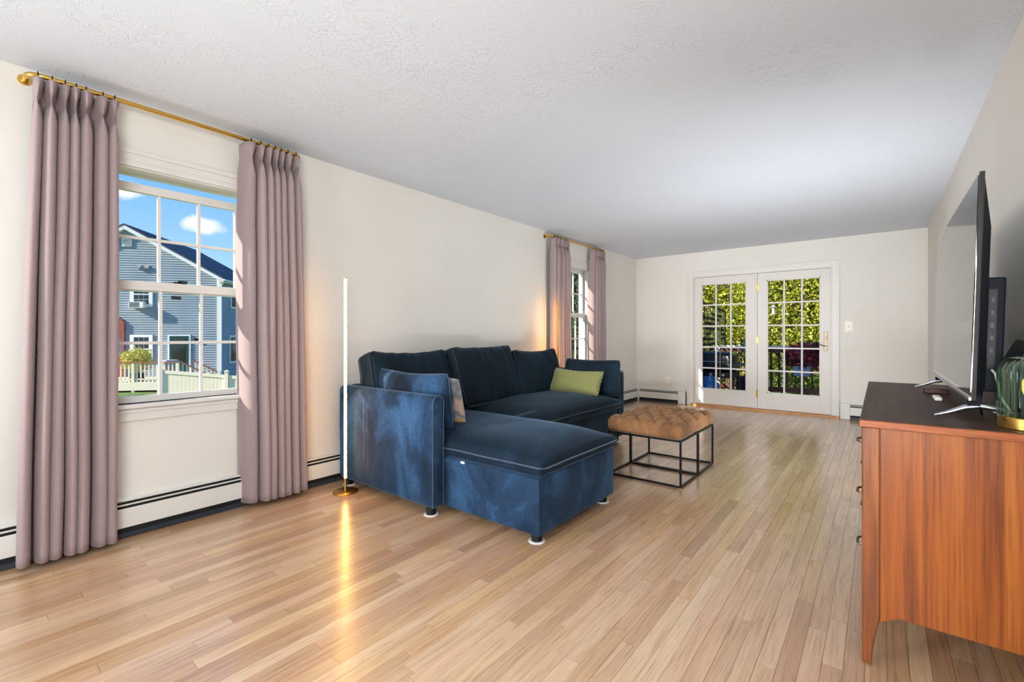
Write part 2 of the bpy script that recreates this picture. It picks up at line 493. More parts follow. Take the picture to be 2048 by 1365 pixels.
class G:
    """collects faces; .obj() links them as ONE mesh object"""
    def __init__(self):
        self.v = []
        self.f = []

    def add(self, verts, faces):
        k = len(self.v)
        self.v += [tuple(p) for p in verts]
        self.f += [tuple(i + k for i in fc) for fc in faces]
        return self

    def box(self, x0, x1, y0, y1, z0, z1):
        vs_ = [(x, y, z) for z in (z0, z1) for y in (y0, y1) for x in (x0, x1)]
        return self.add(vs_, [(0, 2, 3, 1), (4, 5, 7, 6), (0, 1, 5, 4), (2, 6, 7, 3), (0, 4, 6, 2), (1, 3, 7, 5)])

    def obox(self, c, ax, ay, az):
        c, ax, ay, az = Vector(c), Vector(ax), Vector(ay), Vector(az)
        vs_ = [c + sx * ax + sy * ay + sz * az for sz in (-1, 1) for sy in (-1, 1) for sx in (-1, 1)]
        return self.add(vs_, [(0, 2, 3, 1), (4, 5, 7, 6), (0, 1, 5, 4), (2, 6, 7, 3), (0, 4, 6, 2), (1, 3, 7, 5)])

    def bar(self, p0, p1, w, h, up=(0, 0, 1)):
        p0, p1 = Vector(p0), Vector(p1)
        d = (p1 - p0)
        L = d.length
        d.normalize()
        u = Vector(up)
        s = d.cross(u)
        if s.length < 1e-4:
            s = d.cross(Vector((1, 0, 0)))
        s.normalize()
        u = s.cross(d)
        return self.obox((p0 + p1) / 2, d * L / 2, s * w / 2, u * h / 2)

    def cyl(self, p0, p1, r0, r1=None, n=20, caps=True):
        r1 = r0 if r1 is None else r1
        p0, p1 = Vector(p0), Vector(p1)
        d = (p1 - p0).normalized()
        a = d.orthogonal().normalized()
        b_ = d.cross(a)
        vs_ = []
        for p, r in ((p0, r0), (p1, r1)):
            for i in range(n):
                t = 2 * PI * i / n
                vs_.append(p + (a * math.cos(t) + b_ * math.sin(t)) * r)
        fs = [(i, (i + 1) % n, n + (i + 1) % n, n + i) for i in range(n)]
        if caps:
            fs += [tuple(reversed(range(n))), tuple(range(n, 2 * n))]
        return self.add(vs_, fs)

    def tube(self, pts, r, n=8, closed=False):
        pts = [Vector(p) for p in pts]
        N = len(pts)
        vs_ = []
        prev = None
        for i, p in enumerate(pts):
            if closed:
                t = pts[(i + 1) % N] - pts[i - 1]
            else:
                t = pts[min(i + 1, N - 1)] - pts[max(i - 1, 0)]
            t.normalize()
            if prev is None:
                a = t.orthogonal().normalized()
            else:
                a = prev - t * prev.dot(t)
                a = a.normalized() if a.length > 1e-6 else t.orthogonal().normalized()
            prev = a
            b_ = t.cross(a)
            rr = r[i] if isinstance(r, (list, tuple)) else r
            for k in range(n):
                q = 2 * PI * k / n
                vs_.append(p + (a * math.cos(q) + b_ * math.sin(q)) * rr)
        fs = []
        for i in range(N if closed else N - 1):
            j = (i + 1) % N
            for k in range(n):
                fs.append((i * n + k, i * n + (k + 1) % n, j * n + (k + 1) % n, j * n + k))
        if not closed:
            fs += [tuple(reversed(range(n))), tuple(range((N - 1) * n, N * n))]
        return self.add(vs_, fs)

    def lathe(self, prof, cx, cy, n=32, rmod=None):
        vs_ = []
        for (r, z) in prof:
            for i in range(n):
                t = 2 * PI * i / n
                rr = r * (rmod(t, z) if rmod else 1.0)
                vs_.append((cx + rr * math.cos(t), cy + rr * math.sin(t), z))
        fs = []
        for j in range(len(prof) - 1):
            for i in range(n):
                fs.append((j * n + i, j * n + (i + 1) % n, (j + 1) * n + (i + 1) % n, (j + 1) * n + i))
        return self.add(vs_, fs)

    def prism(self, poly, off):
        """poly: list of 3D points; extruded by the vector off"""
        off = Vector(off)
        n = len(poly)
        vs_ = [Vector(p) for p in poly] + [Vector(p) + off for p in poly]
        fs = [tuple(reversed(range(n))), tuple(range(n, 2 * n))]
        fs += [(i, (i + 1) % n, n + (i + 1) % n, n + i) for i in range(n)]
        return self.add(vs_, fs)

    def grid(self, fn, nu, nv):
        vs_ = [fn(i / nu, j / nv) for j in range(nv + 1) for i in range(nu + 1)]
        w = nu + 1
        return self.add(vs_, [(j * w + i, j * w + i + 1, (j + 1) * w + i + 1, (j + 1) * w + i) for j in range(nv) for i in range(nu)])

    def rbox(self, c, h, r, inner=(6, 6, 2), fn=None):
        """box with rounded edges; fn(x, y, z) -> moved local point"""
        def axis(hh, n):
            a = [math.tan(math.radians(q)) * r for q in (0, 15, 30, 45)]
            lo = [-(hh - r) - q for q in reversed(a)]
            hi = [(hh - r) + q for q in a]
            mid = [-(hh - r) + 2 * (hh - r) * k / n for k in range(1, n)]
            return lo + mid + hi
        A = [axis(h[i], inner[i]) for i in range(3)]
        bm = bmesh.new()
        def put(x, y, z):
            q = Vector((x, y, z))
            inn = Vector([max(-(h[i] - r), min(h[i] - r, q[i])) for i in range(3)])
            d = q - inn
            if d.length > 1e-9:
                q = inn + d.normalized() * r
            if fn:
                q = Vector(fn(*q))
            return bm.verts.new((q.x + c[0], q.y + c[1], q.z + c[2]))
        for ax in range(3):
            o1, o2 = (ax + 1) % 3, (ax + 2) % 3
            for sgn in (-1, 1):
                rows = []
                for p in A[o1]:
                    row = []
                    for q in A[o2]:
                        co = [0, 0, 0]
                        co[ax], co[o1], co[o2] = sgn * h[ax], p, q
                        row.append(put(*co))
                    rows.append(row)
                for i in range(len(rows) - 1):
                    for j in range(len(rows[0]) - 1):
                        q4 = [rows[i][j], rows[i + 1][j], rows[i + 1][j + 1], rows[i][j + 1]]
                        bm.faces.new(q4 if sgn > 0 else list(reversed(q4)))
        bmesh.ops.remove_doubles(bm, verts=bm.verts, dist=1e-5)
        bm.verts.index_update()
        self.add([tuple(v.co) for v in bm.verts], [tuple(v.index for v in f.verts) for f in bm.faces])
        bm.free()
        return self

    def obj(self, name, mat, parent=None, smooth=False, bevel=0.0, label=None, kind=None, sharp=40, origin=None):
        me = bpy.data.meshes.new(name)
        V = np.array(self.v, dtype=np.float64)
        if parent is not None:
            o0 = WPOS[parent.name]
        elif origin is not None:
            o0 = np.array(origin, dtype=float)
        else:
            lo, hi = V.min(0), V.max(0)
            o0 = np.array(((lo[0] + hi[0]) / 2, (lo[1] + hi[1]) / 2, lo[2]))
        V = V - o0
        me.from_pydata(V.tolist(), [], self.f)
        me.materials.append(M[mat] if isinstance(mat, str) else mat)
        if smooth:
            me.shade_smooth()
            if sharp:
                me.set_sharp_from_angle(angle=math.radians(sharp))
        me.update()
        o = bpy.data.objects.new(name, me)
        COL.objects.link(o)
        if parent is not None:
            o.parent = parent
            WPOS[o.name] = o0
        else:
            o.location = o0.tolist()
            WPOS[o.name] = o0
        if bevel:
            bv = o.modifiers.new('bevel', 'BEVEL')
            bv.width = bevel
            bv.segments = 2
            bv.limit_method = 'ANGLE'
            bv.angle_limit = math.radians(50)
        if label:
            o['label'] = label
        if kind:
            o['kind'] = kind
        return o

def tag(o, label, cat, group=None):
    o['label'] = label
    o['category'] = cat
    if group:
        o['group'] = group
    return o

def thing(name, label, cat, loc, group=None):
    o = bpy.data.objects.new(name, None)
    o.empty_display_size = 0.1
    COL.objects.link(o)
    o.location = loc
    WPOS[o.name] = np.array(loc, dtype=float)
    return tag(o, label, cat, group)

def struct(name, loc=(0, 0, 0)):
    o = bpy.data.objects.new(name, None)
    COL.objects.link(o)
    o.location = loc
    o['kind'] = 'structure'
    WPOS[o.name] = np.array(loc, dtype=float)
    return o

def proj(X, Y, Z):
    c, s = math.cos(TH), math.sin(TH)
    f = -s * X + c * Y
    r = c * X + s * Y
    if f < 0.05:
        return None
    return (1024 + FPX * r / f, 671 - FPX * (Z - 1.10) / f)

# ------------------------------------------------------------------ room shell
XL, XR, YF, YB, H = -3.24, 0.457, 7.45, -4.60, 2.40
WT = 0.16                                                    # wall thickness
W1 = (0.555, 1.285, 0.70, 2.045)                             # window openings: y0, y1, z0, z1
W2 = (5.02, 5.83, 0.70, 2.035)
DR = (-2.30, -0.495, 0.0, 2.012)                             # patio door opening: x0, x1, z0, z1
W3 = (-1.55, -0.25, 0.78, 2.22)                              # opening added for the side fill light, behind the camera: y0, y1, z0, z1

g = G()
def wall_y(g, xa, xb, holes, y0, y1):
    ys = y0
    for (a, b_, z0, z1) in holes:
        g.box(xa, xb, ys, a, 0, H)
        g.box(xa, xb, a, b_, 0, z0)
        g.box(xa, xb, a, b_, z1, H)
        ys = b_
    g.box(xa, xb, ys, y1, 0, H)
wall_y(g, XL - WT, XL, [W1, W2], YB - WT, YF + WT)
wl_ = g.obj('wall_left', 'wall', kind='structure')
g = G()
g.box(XL, DR[0], YF, YF + WT, 0, H).box(DR[1], XR, YF, YF + WT, 0, H).box(DR[0], DR[1], YF, YF + WT, DR[3], H)
g.obj('wall_far', 'wall', kind='structure')
g = G()
wall_y(g, XR, XR + WT, [W3], YB - WT, YF + WT)
g.obj('wall_right', 'wall', kind='structure')
G().box(XL, XR, YB - WT, YB, 0, H).obj('wall_rear', 'wall', kind='structure')
G().box(XL - WT, XR + WT, YB - WT, YF + WT, H, H + 0.18).obj('ceiling', 'ceiling', kind='structure')

# floor: sub-floor slab with oak strips on it
floor = G().box(XL - WT, XR + WT, YB - WT, YF + WT, -0.20, -0.012).obj('floor', 'subfloor', kind='structure')
PW = 0.0572
planks = []
rng = random.Random(21)
x = XL
row = 0
while x < XR - 0.002:
    x1 = min(x + PW, XR)
    y = YB - rng.uniform(0, 1.2)
    while y < YF:
        L = rng.choice([0.35, 0.5, 0.65, 0.8, 0.95, 1.1, 1.3, 1.5]) * rng.uniform(0.85, 1.15)
        ya, yb = max(y, YB), min(y + L, YF)
        if yb - ya > 0.05:
            planks.append((x, x1, ya, yb, (rng.betavariate(2.2, 1.8), rng.random(), rng.random()), rng.uniform(-0.0004, 0.0)))
        y += L
    x = x1
    row += 1
def plank_px(p):
    """how large the plank shows in the frame"""
    a = 0.0
    n = 5
    for k in range(n):
        yy = p[2] + (p[3] - p[2]) * (k + 0.5) / n
        q = proj((p[0] + p[1]) / 2, yy, 0)
        if q and 0 < q[0] < 2048 and 0 < q[1] < 1365:
            f = -math.sin(TH) * (p[0] + p[1]) / 2 + math.cos(TH) * yy
            hidden = (p[0] < -2.1 and yy > 1.9 and yy < 4.4) or (p[0] < -1.4 and 1.95 < yy < 2.8) or (p[0] > -0.02 and yy > 2.1 and yy < 3.5)
            a += 0.0 if hidden else (p[1] - p[0]) * (p[3] - p[2]) / n / (f ** 3)
    return a
planks.sort(key=plank_px, reverse=True)
def tone_attr(me, cols):
    at = me.color_attributes.new('tone', 'FLOAT_COLOR', 'CORNER')
    buf = []
    for p, c in zip(me.polygons, cols):
        buf += list(c) * p.loop_total
    at.data.foreach_set('color', buf)
rest = G()
rest_cols = []
gp = 0.0005
for i, (xa, xb, ya, yb, t, dz) in enumerate(planks):
    if i < 300:
        q = G().box(xa + gp, xb - gp, ya + gp, yb - gp, -0.012, dz)
        o = q.obj('plank', 'floor', parent=floor)
        tone_attr(o.data, [(t[0], t[1], t[2], 1.0)] * 6)
    else:
        rest.box(xa + gp, xb - gp, ya + gp, yb - gp, -0.012, dz)
        rest_cols += [(t[0], t[1], t[2], 1.0)] * 6
o = rest.obj('plank_field', 'floor', parent=floor, kind='stuff')
tone_attr(o.data, rest_cols)

# ------------------------------------------------------------------ double-hung windows
def frame_x(g, x0, x1, ya, yb, za, zb, w, wb=None, wt=None):
    """rectangular frame lying in a plane of constant x"""
    wb = w if wb is None else wb
    wt = w if wt is None else wt
    g.box(x0, x1, ya, ya + w, za, zb).box(x0, x1, yb - w, yb, za, zb)
    g.box(x0, x1, ya + w, yb - w, za, za + wb).box(x0, x1, ya + w, yb - w, zb - wt, zb)

def window(name, y0, y1, z0, z1, cols, zmeet, drop, casing=True):
    w = struct(name, (XL, (y0 + y1) / 2, z0))
    # jamb lining
    g = G()
    frame_x(g, XL - WT - 0.01, XL + 0.0, y0, y1, z0, z1, 0.018)
    g.obj('jamb', 'trim', w)
    # moulded casing: three stepped boards on each side and on the head
    cw = 0.085
    if casing:
        for (a, b_) in ((y0 - cw + 0.01, y0 + 0.01), (y1 - 0.01, y1 + cw - 0.01)):
            gg = G()
            gg.box(XL, XL + 0.016, a, b_, z0 - 0.02, z1 + 0.0)
            inner = a if a > (y0 + y1) / 2 else b_
            outer = b_ if a > (y0 + y1) / 2 else a
            lo, hi = min(outer, outer + (inner - outer) * 0.28), max(outer, outer + (inner - outer) * 0.28)
            gg.box(XL + 0.016, XL + 0.027, lo, hi, z0 - 0.02, z1)
            lo, hi = min(inner, inner - (inner - outer) * 0.16), max(inner, inner - (inner - outer) * 0.16)
            gg.box(XL + 0.016, XL + 0.021, lo, hi, z0 - 0.02, z1)
            gg.obj('casing', 'trim', w, bevel=0.003)
        gg = G()
        gg.box(XL, XL + 0.016, y0 - cw + 0.01, y1 + cw - 0.01, z1 - 0.01, z1 + cw)
        gg.box(XL + 0.016, XL + 0.027, y0 - cw + 0.01, y1 + cw - 0.01, z1 + cw - 0.026, z1 + cw)
        gg.box(XL + 0.016, XL + 0.021, y0 - cw + 0.01, y1 + cw - 0.01, z1 - 0.01, z1 + 0.006)
        gg.box(XL + 0.016, XL + 0.020, y0 - cw + 0.01, y1 + cw - 0.01, z1 + 0.020, z1 + 0.034)
        gg.obj('head_casing', 'trim', w, bevel=0.003)
        # stool and apron
        gg = G()
        gg.box(XL - 0.05, XL + 0.045, y0 - cw - 0.01, y1 + cw + 0.01, z0 - 0.004, z0 + 0.018)
        gg.obj('stool', 'trim', w, bevel=0.005)
        gg = G()
        gg.box(XL, XL + 0.018, y0 - cw + 0.01, y1 + cw - 0.01, z0 - 0.075, z0 - 0.004)
        gg.box(XL + 0.018, XL + 0.026, y0 - cw + 0.01, y1 + cw - 0.01, z0 - 0.030, z0 - 0.010)
        gg.obj('apron', 'trim', w, bevel=0.003)
    # sashes
    a, b_ = y0 + 0.018, y1 - 0.018
    def sash(nm, xin, za, zb, st, rb, rt):
        s = G()
        frame_x(s, xin - 0.034, xin, a, b_, za, zb, st, rb, rt)
        so = s.obj(nm, 'sash', w, bevel=0.003)
        ga, gb, gz0, gz1 = a + st, b_ - st, za + rb, zb - rt
        mw = 0.017
        for k in range(1, cols):
            yc = ga + (gb - ga) * k / cols
            G().box(xin - 0.026, xin - 0.006, yc - mw / 2, yc + mw / 2, gz0, gz1).obj('muntin', 'sash', so, bevel=0.002)
        zc = (gz0 + gz1) / 2
        G().box(xin - 0.0255, xin - 0.0065, ga, gb, zc - mw / 2, zc + mw / 2).obj('muntin', 'sash', so, bevel=0.002)
        for k in range(cols):
            for j in range(2):
                pa = ga + (gb - ga) * k / cols + (mw / 2 if k else 0)
                pb = ga + (gb - ga) * (k + 1) / cols - (mw / 2 if k < cols - 1 else 0)
                qa = gz0 if j == 0 else zc + mw / 2
                qb = zc - mw / 2 if j == 0 else gz1
                G().box(xin - 0.019, xin - 0.015, pa, pb, qa, qb).obj('pane', 'glass', so)
        return so
    sash('upper_sash', XL - 0.085, zmeet - 0.035, z1 - 0.018 - drop, 0.042, 0.045, 0.048)
    ls = sash('lower_sash', XL - 0.048, z0 + 0.018, zmeet + 0.022, 0.036, 0.036, 0.052)
    # pane above the dropped upper sash (storm glass) and the dark lock with its keeper
    if drop > 0.01:
        G().box(XL - 0.150, XL - 0.146, a, b_, z1 - 0.018 - drop - 0.02, z1 - 0.018).obj('storm_pane', 'glass', w)
    yc = (y0 + y1) / 2 - 0.005
    lk = G()
    lk.box(XL - 0.078, XL - 0.050, yc - 0.034, yc + 0.030, zmeet + 0.022, zmeet + 0.031)
    lk.cyl((XL - 0.066, yc, zmeet + 0.028), (XL - 0.066, yc, zmeet + 0.040), 0.013, 0.010, 14)
    lk.bar((XL - 0.064, yc, zmeet + 0.038), (XL - 0.050, yc + 0.034, zmeet + 0.036), 0.012, 0.008)
    lk.obj('sash_lock', 'black', ls)
    G().box(XL - 0.130, XL - 0.119, yc - 0.030, yc + 0.020, zmeet - 0.070, zmeet - 0.048).obj('lock_keeper', 'slate', w)
    return w

window('window_1', *W1, cols=3, zmeet=1.388, drop=0.055)
window('window_2', *W2, cols=3, zmeet=1.385, drop=0.0)
# window added around the side fill light, out of view
w3 = struct('fill_window_3', (XR, (W3[0] + W3[1]) / 2, W3[2]))
gg = G()
frame_x(gg, XR + 0.06, XR + 0.12, W3[0], W3[1], W3[2], W3[3], 0.05)
gg.obj('window_frame', 'sash', w3)
G().box(XR + 0.09, XR + 0.094, W3[0] + 0.05, W3[1] - 0.05, W3[2] + 0.05, W3[3] - 0.05).obj('pane', 'glass', w3)

# ------------------------------------------------------------------ patio doors
d1 = struct('door_1', ((DR[0] + DR[1]) / 2, YF, 0))
cw = 0.092
gg = G()
for xa, xb, s in ((DR[0] - cw + 0.008, DR[0] + 0.008, 1), (DR[1] - 0.008, DR[1] + cw - 0.008, -1)):
    q = G()
    q.box(xa, xb, YF - 0.015, YF, 0, DR[3] + cw - 0.008)
    oa = (xa, xa + 0.026) if s > 0 else (xb - 0.026, xb)
    ia = (xb - 0.014, xb) if s > 0 else (xa, xa + 0.014)
    q.box(oa[0], oa[1], YF - 0.026, YF - 0.015, 0, DR[3] + cw - 0.008)
    q.box(ia[0], ia[1], YF - 0.020, YF - 0.015, 0, DR[3])
    q.obj('casing', 'trim', d1, bevel=0.003)
q = G()
q.box(DR[0] + 0.008, DR[1] - 0.008, YF - 0.015, YF, DR[3] - 0.008, DR[3] + cw - 0.008)
q.box(DR[0] + 0.008, DR[1] - 0.008, YF - 0.026, YF - 0.015, DR[3] + cw - 0.034, DR[3] + cw - 0.008)
q.box(DR[0] + 0.008, DR[1] - 0.008, YF - 0.020, YF - 0.015, DR[3] - 0.008, DR[3] + 0.006)
q.obj('head_casing', 'trim', d1, bevel=0.003)
# jamb with centre post
q = G()
q.box(DR[0], DR[0] + 0.022, YF, YF + WT, 0.03, DR[3]).box(DR[1] - 0.006, DR[1], YF, YF + WT, 0.03, DR[3])
q.box(DR[0], DR[1], YF, YF + WT, DR[3] - 0.006, DR[3]).box(-1.412, -1.390, YF + 0.004, YF + WT, 0.03, DR[3])
q.obj('jamb', 'door', d1)
G().box(DR[0] - 0.02, DR[1] + 0.09, YF - 0.045, YF + WT + 0.05, -0.004, 0.030).obj('threshold', 'threshold', d1, bevel=0.004)

def door_leaf(name, xa, xb, gx0, gx1, gz0, gz1, yin, kids):
    lf = G()
    t = 0.042
    lf.box(xa, gx0, yin, yin + t, 0.034, DR[3] - 0.010).box(gx1, xb, yin, yin + t, 0.034, DR[3] - 0.010)
    lf.box(gx0, gx1, yin, yin + t, 0.034, gz0).box(gx0, gx1, yin, yin + t, gz1, DR[3] - 0.010)
    leaf = lf.obj(name, 'door', d1, bevel=0.002)
    bd = G()
    for (a, b_, c, d_) in ((gx0, gx0 + 0.012, gz0, gz1), (gx1 - 0.012, gx1, gz0, gz1), (gx0, gx1, gz0, gz0 + 0.012), (gx0, gx1, gz1 - 0.012, gz1)):
        bd.box(a, b_, yin + 0.010, yin + t - 0.010, c, d_)
    bd.obj('glazing_bead', 'door', leaf)
    mw = 0.022
    for k in (1, 2):
        xc = gx0 + (gx1 - gx0) * k / 3
        G().box(xc - mw / 2, xc + mw / 2, yin + 0.004, yin + t - 0.006, gz0, gz1).obj('muntin', 'door', leaf, bevel=0.003)
    for k in range(1, 5):
        zc = gz0 + (gz1 - gz0) * k / 5
        G().box(gx0, gx1, yin + 0.0045, yin + t - 0.0065, zc - mw / 2, zc + mw / 2).obj('muntin', 'door', leaf, bevel=0.003)
    for k in range(3):
        for j in range(5):
            pa = gx0 + (gx1 - gx0) * k / 3 + mw / 2
            pb = gx0 + (gx1 - gx0) * (k + 1) / 3 - mw / 2
            qa = gz0 + (gz1 - gz0) * j / 5 + mw / 2
            qb = gz0 + (gz1 - gz0) * (j + 1) / 5 - mw / 2
            G().box(pa, pb, yin + 0.018, yin + 0.022, qa, qb).obj('pane', 'glass', leaf)
    return leaf
door_leaf('fixed_door_panel', DR[0] + 0.024, -1.413, -2.172, -1.535, 0.268, 1.890, YF + 0.008, False)
leaf = door_leaf('hinged_door_panel', -1.386, DR[1] - 0.010, -1.262, -0.622, 0.265, 1.890, YF + 0.002, True)
for zc in (1.797, 1.024, 0.253):
    q = G()
    q.cyl((-1.388, YF - 0.006, zc - 0.05), (-1.388, YF - 0.006, zc + 0.05), 0.008, n=12)
    q.box(-1.402, -1.374, YF - 0.002, YF + 0.003, zc - 0.05, zc + 0.05)
    q.obj('hinge', 'brass', leaf)
q = G()
q.box(-0.582, -0.540, YF - 0.008, YF + 0.002, 0.892, 1.150)
q.cyl((-0.561, YF - 0.016, 1.060), (-0.561, YF - 0.006, 1.060), 0.016, n=18)
q.obj('handle_plate', 'bronze', leaf, bevel=0.003, label='aged bronze handle plate')
q = G()
q.cyl((-0.561, YF - 0.045, 0.955), (-0.561, YF - 0.004, 0.955), 0.010, n=14)
q.tube([(-0.561, YF - 0.045, 0.955), (-0.585, YF - 0.050, 0.958), (-0.612, YF - 0.052, 0.972), (-0.640, YF - 0.050, 0.982)], [0.009, 0.008, 0.007, 0.005], 10)
q.obj('lever', 'bronze', leaf, smooth=True, label='curved bronze lever')
G().box(DR[1] - 0.012, DR[1] - 0.003, YF - 0.008, YF + 0.002, 0.965, 1.035).obj('strike', 'bronze', d1)

# ------------------------------------------------------------------ baseboard heaters
def heater(name, label, axis, a, b_, caps=()):
    """runs along 'y' on the left wall or along 'x' on the far wall"""
    def bx(q, s0, s1, d0, d1, z0, z1):
        if axis == 'y':
            q.box(XL + d0, XL + d1, s0, s1, z0, z1)
        else:
            q.box(s0, s1, YF - d1, YF - d0, z0, z1)
    loc = (XL + 0.03, (a + b_) / 2, 0) if axis == 'y' else ((a + b_) / 2, YF - 0.03, 0)
    t = thing(name, label, 'heater', loc)
    q = G()
    bx(q, a, b_, 0.0, 0.012, 0.0, 0.205)
    q.obj('back_plate', 'heater', t)
    q = G()
    bx(q, a, b_, 0.012, 0.040, 0.193, 0.205)                 # top hood
    q.obj('hood', 'heater', t, bevel=0.003)
    q = G()
    bx(q, a, b_, 0.012, 0.050, 0.030, 0.190)  # near-black block stands for the shade inside the heater
    q.obj('gap_filler', 'dark', t, label='dark block standing for the shaded gap of the heater')
    q = G()
    bx(q, a, b_, 0.046, 0.056, 0.176, 0.184)                 # damper lip
    q.obj('damper', 'heater', t, bevel=0.002)
    q = G()
    bx(q, a, b_, 0.050, 0.060, 0.058, 0.162)
    q.obj('front_panel', 'heater', t, bevel=0.004)
    q = G()
    bx(q, a, b_, 0.012, 0.052, 0.004, 0.030)
    q.obj('return_channel', 'slate', t)
    for (s0, s1) in caps:
        q = G()
        bx(q, s0, s1, 0.0, 0.066, 0.002, 0.209)
        q.obj('end_cap', 'heater', t, bevel=0.004)
    return t
heater('baseboard_heater', 'long white baseboard heater under the windows of the curtained wall', 'y', YB, YF - 0.075, [])
heater('baseboard_heater', 'short white baseboard heater left of the patio doors', 'x', XL + 0.012, -2.398, [(XL + 0.012, XL + 0.075), (-2.515, -2.398)])
heater('baseboard_heater', 'white baseboard heater right of the patio doors, beside the dresser', 'x', -0.400, XR - 0.005, [(-0.400, -0.296)])

# ------------------------------------------------------------------ sofa
SX0, SX1 = -3.120, -2.075
SOFA = thing('sectional_sofa', 'large navy velvet sectional sofa with a chaise at its near end', 'sofa', (-2.6, 3.1, 0))
def wob(a, s, sx=0.0):
    def f(x, y, z):
        n = mnoise.noise(Vector((x * s + sx, y * s, z * s)))
        return (x + a * n, y + a * mnoise.noise(Vector((x * s + 9, y * s + sx, z * s))), z)
    return f
g = G()
g.rbox(((SX0 + SX1) / 2, 1.889, 0.392), ((SX1 - SX0) / 2, 0.047, 0.342), 0.040, (10, 1, 7), wob(0.004, 5))
g.obj('arm', 'velvet', SOFA, smooth=True, sharp=0)
g = G()
g.rbox(((SX0 + SX1) / 2, 4.415, 0.392), ((SX1 - SX0) / 2, 0.052, 0.342), 0.040, (10, 1, 7), wob(0.004, 5, 3))
g.obj('arm', 'velvet_shaded', SOFA, smooth=True, sharp=0)
g = G()
g.rbox((SX0 + 0.055, 3.15, 0.392), (0.055, 1.225, 0.342), 0.035, (1, 10, 6))
g.obj('back_frame', 'velvet_shaded', SOFA, smooth=True, sharp=0)
# piping along the front outline of each arm
for yc, hw in ((1.889, 0.047), (4.415, 0.052)):
    for sgn in (-1,):
        pts = []
        for z in [0.06 + 0.06 * k for k in range(10)]:
            pts.append((SX1 - 0.008, yc - hw + 0.004, z))
        for k in range(0, 9):
            t = PI * k / 8
            pts.append((SX1 - 0.006, yc - math.cos(t) * (hw - 0.003), 0.690 + math.sin(t) * 0.043))
        for z in [0.60 - 0.06 * k for k in range(10)]:
            pts.append((SX1 - 0.008, yc + hw - 0.004, z))
        G().tube(pts, 0.0036, 6).obj('piping', 'piping', SOFA, smooth=True)
# bases
g = G()
g.rbox((-2.240, 2.372, 0.200), (0.865, 0.428, 0.150), 0.012, (12, 6, 4), wob(0.004, 4))
g.obj('chaise_base', 'velvet', SOFA, smooth=True, sharp=0)
g = G()
g.rbox((-2.600, 3.582, 0.200), (0.500, 0.778, 0.150), 0.012, (6, 12, 4), wob(0.004, 4, 5))
g.obj('seat_base', 'velvet_shaded', SOFA, smooth=True, sharp=0)
# seat cushions: crowned box cushions with a piped edge
def seat_cushion(name, x0, x1, y0, y1, z0, zw, crown, mat):
    cx, cy = (x0 + x1) / 2, (y0 + y1) / 2
    hx, hy = (x1 - x0) / 2, (y1 - y0) / 2
    def fn(x, y, z):
        u, v = max(-1, min(1, x / hx)), max(-1, min(1, y / hy))
        if z > 0:
            cr = crown * max(0.0, 1 - abs(u) ** 4.5) ** 0.7 * max(0.0, 1 - abs(v) ** 3.6) ** 0.7
            n = mnoise.noise(Vector((x * 3.1, y * 3.1, 2.0))) * 0.006 + mnoise.noise(Vector((x * 9, y * 9, 5.0))) * 0.0015
            z = z + (cr + n * (1 - u * u) ** 0.3 * (1 - v * v) ** 0.3) * (z / ((zw - z0) / 2 + 0.012))
        else:
            x *= 0.985
            y *= 0.985
        return (x, y, z)
    g = G()
    hz = (zw - z0) / 2 + 0.010
    g.rbox((cx, cy, z0 + hz), (hx, hy, hz), 0.032, (18, 14, 2), fn)
    o = g.obj(name, mat, SOFA, smooth=True, sharp=0)
    pts = []
    r = 0.045
    for (sx, sy, a0) in ((1, 1, 0), (-1, 1, 90), (-1, -1, 180), (1, -1, 270)):
        for k in range(6):
            t = math.radians(a0 + 18 * k)
            pts.append((cx + sx * (hx - r) + math.cos(t) * (r + 0.001), cy + sy * (hy - r) + math.sin(t) * (r + 0.001), zw))
    full = []
    for i in range(len(pts)):
        p, q = Vector(pts[i]), Vector(pts[(i + 1) % len(pts)])
        n = max(1, int((q - p).length / 0.08))
        for k in range(n):
            w_ = p.lerp(q, k / n)
            w_.z += 0.004 * mnoise.noise(w_ * 4)
            full.append(w_)
    G().tube(full, 0.0040, 6, closed=True).obj('piping', 'piping' if mat != 'velvet_shaded' else 'piping_dark', o, smooth=True)
    return o
seat_cushion('chaise_cushion', -3.000, -1.352, 1.944, 2.825, 0.352, 0.408, 0.090, 'velvet_darkened')
seat_cushion('seat_cushion', -3.000, -2.030, 2.832, 4.350, 0.352, 0.418, 0.090, 'velvet_shaded')
# feet with felt pads
for (fx, fy) in ((-2.150, 1.892), (-3.060, 1.900), (-1.430, 2.000), (-1.432, 2.745), (-2.140, 4.400), (-3.05, 4.400)):
    ft = G().cyl((fx, fy, 0.004), (fx, fy, 0.062), 0.030, 0.032, 20).obj('foot', 'black', SOFA, smooth=True)
    G().cyl((fx, fy, 0.0), (fx, fy, 0.005), 0.046, 0.044, 24).obj('felt_pad', 'felt', ft, smooth=True)
G().box(-1.945, -1.915, 1.941, 1.9445, 0.338, 0.350).obj('care_tag', 'white', SOFA)

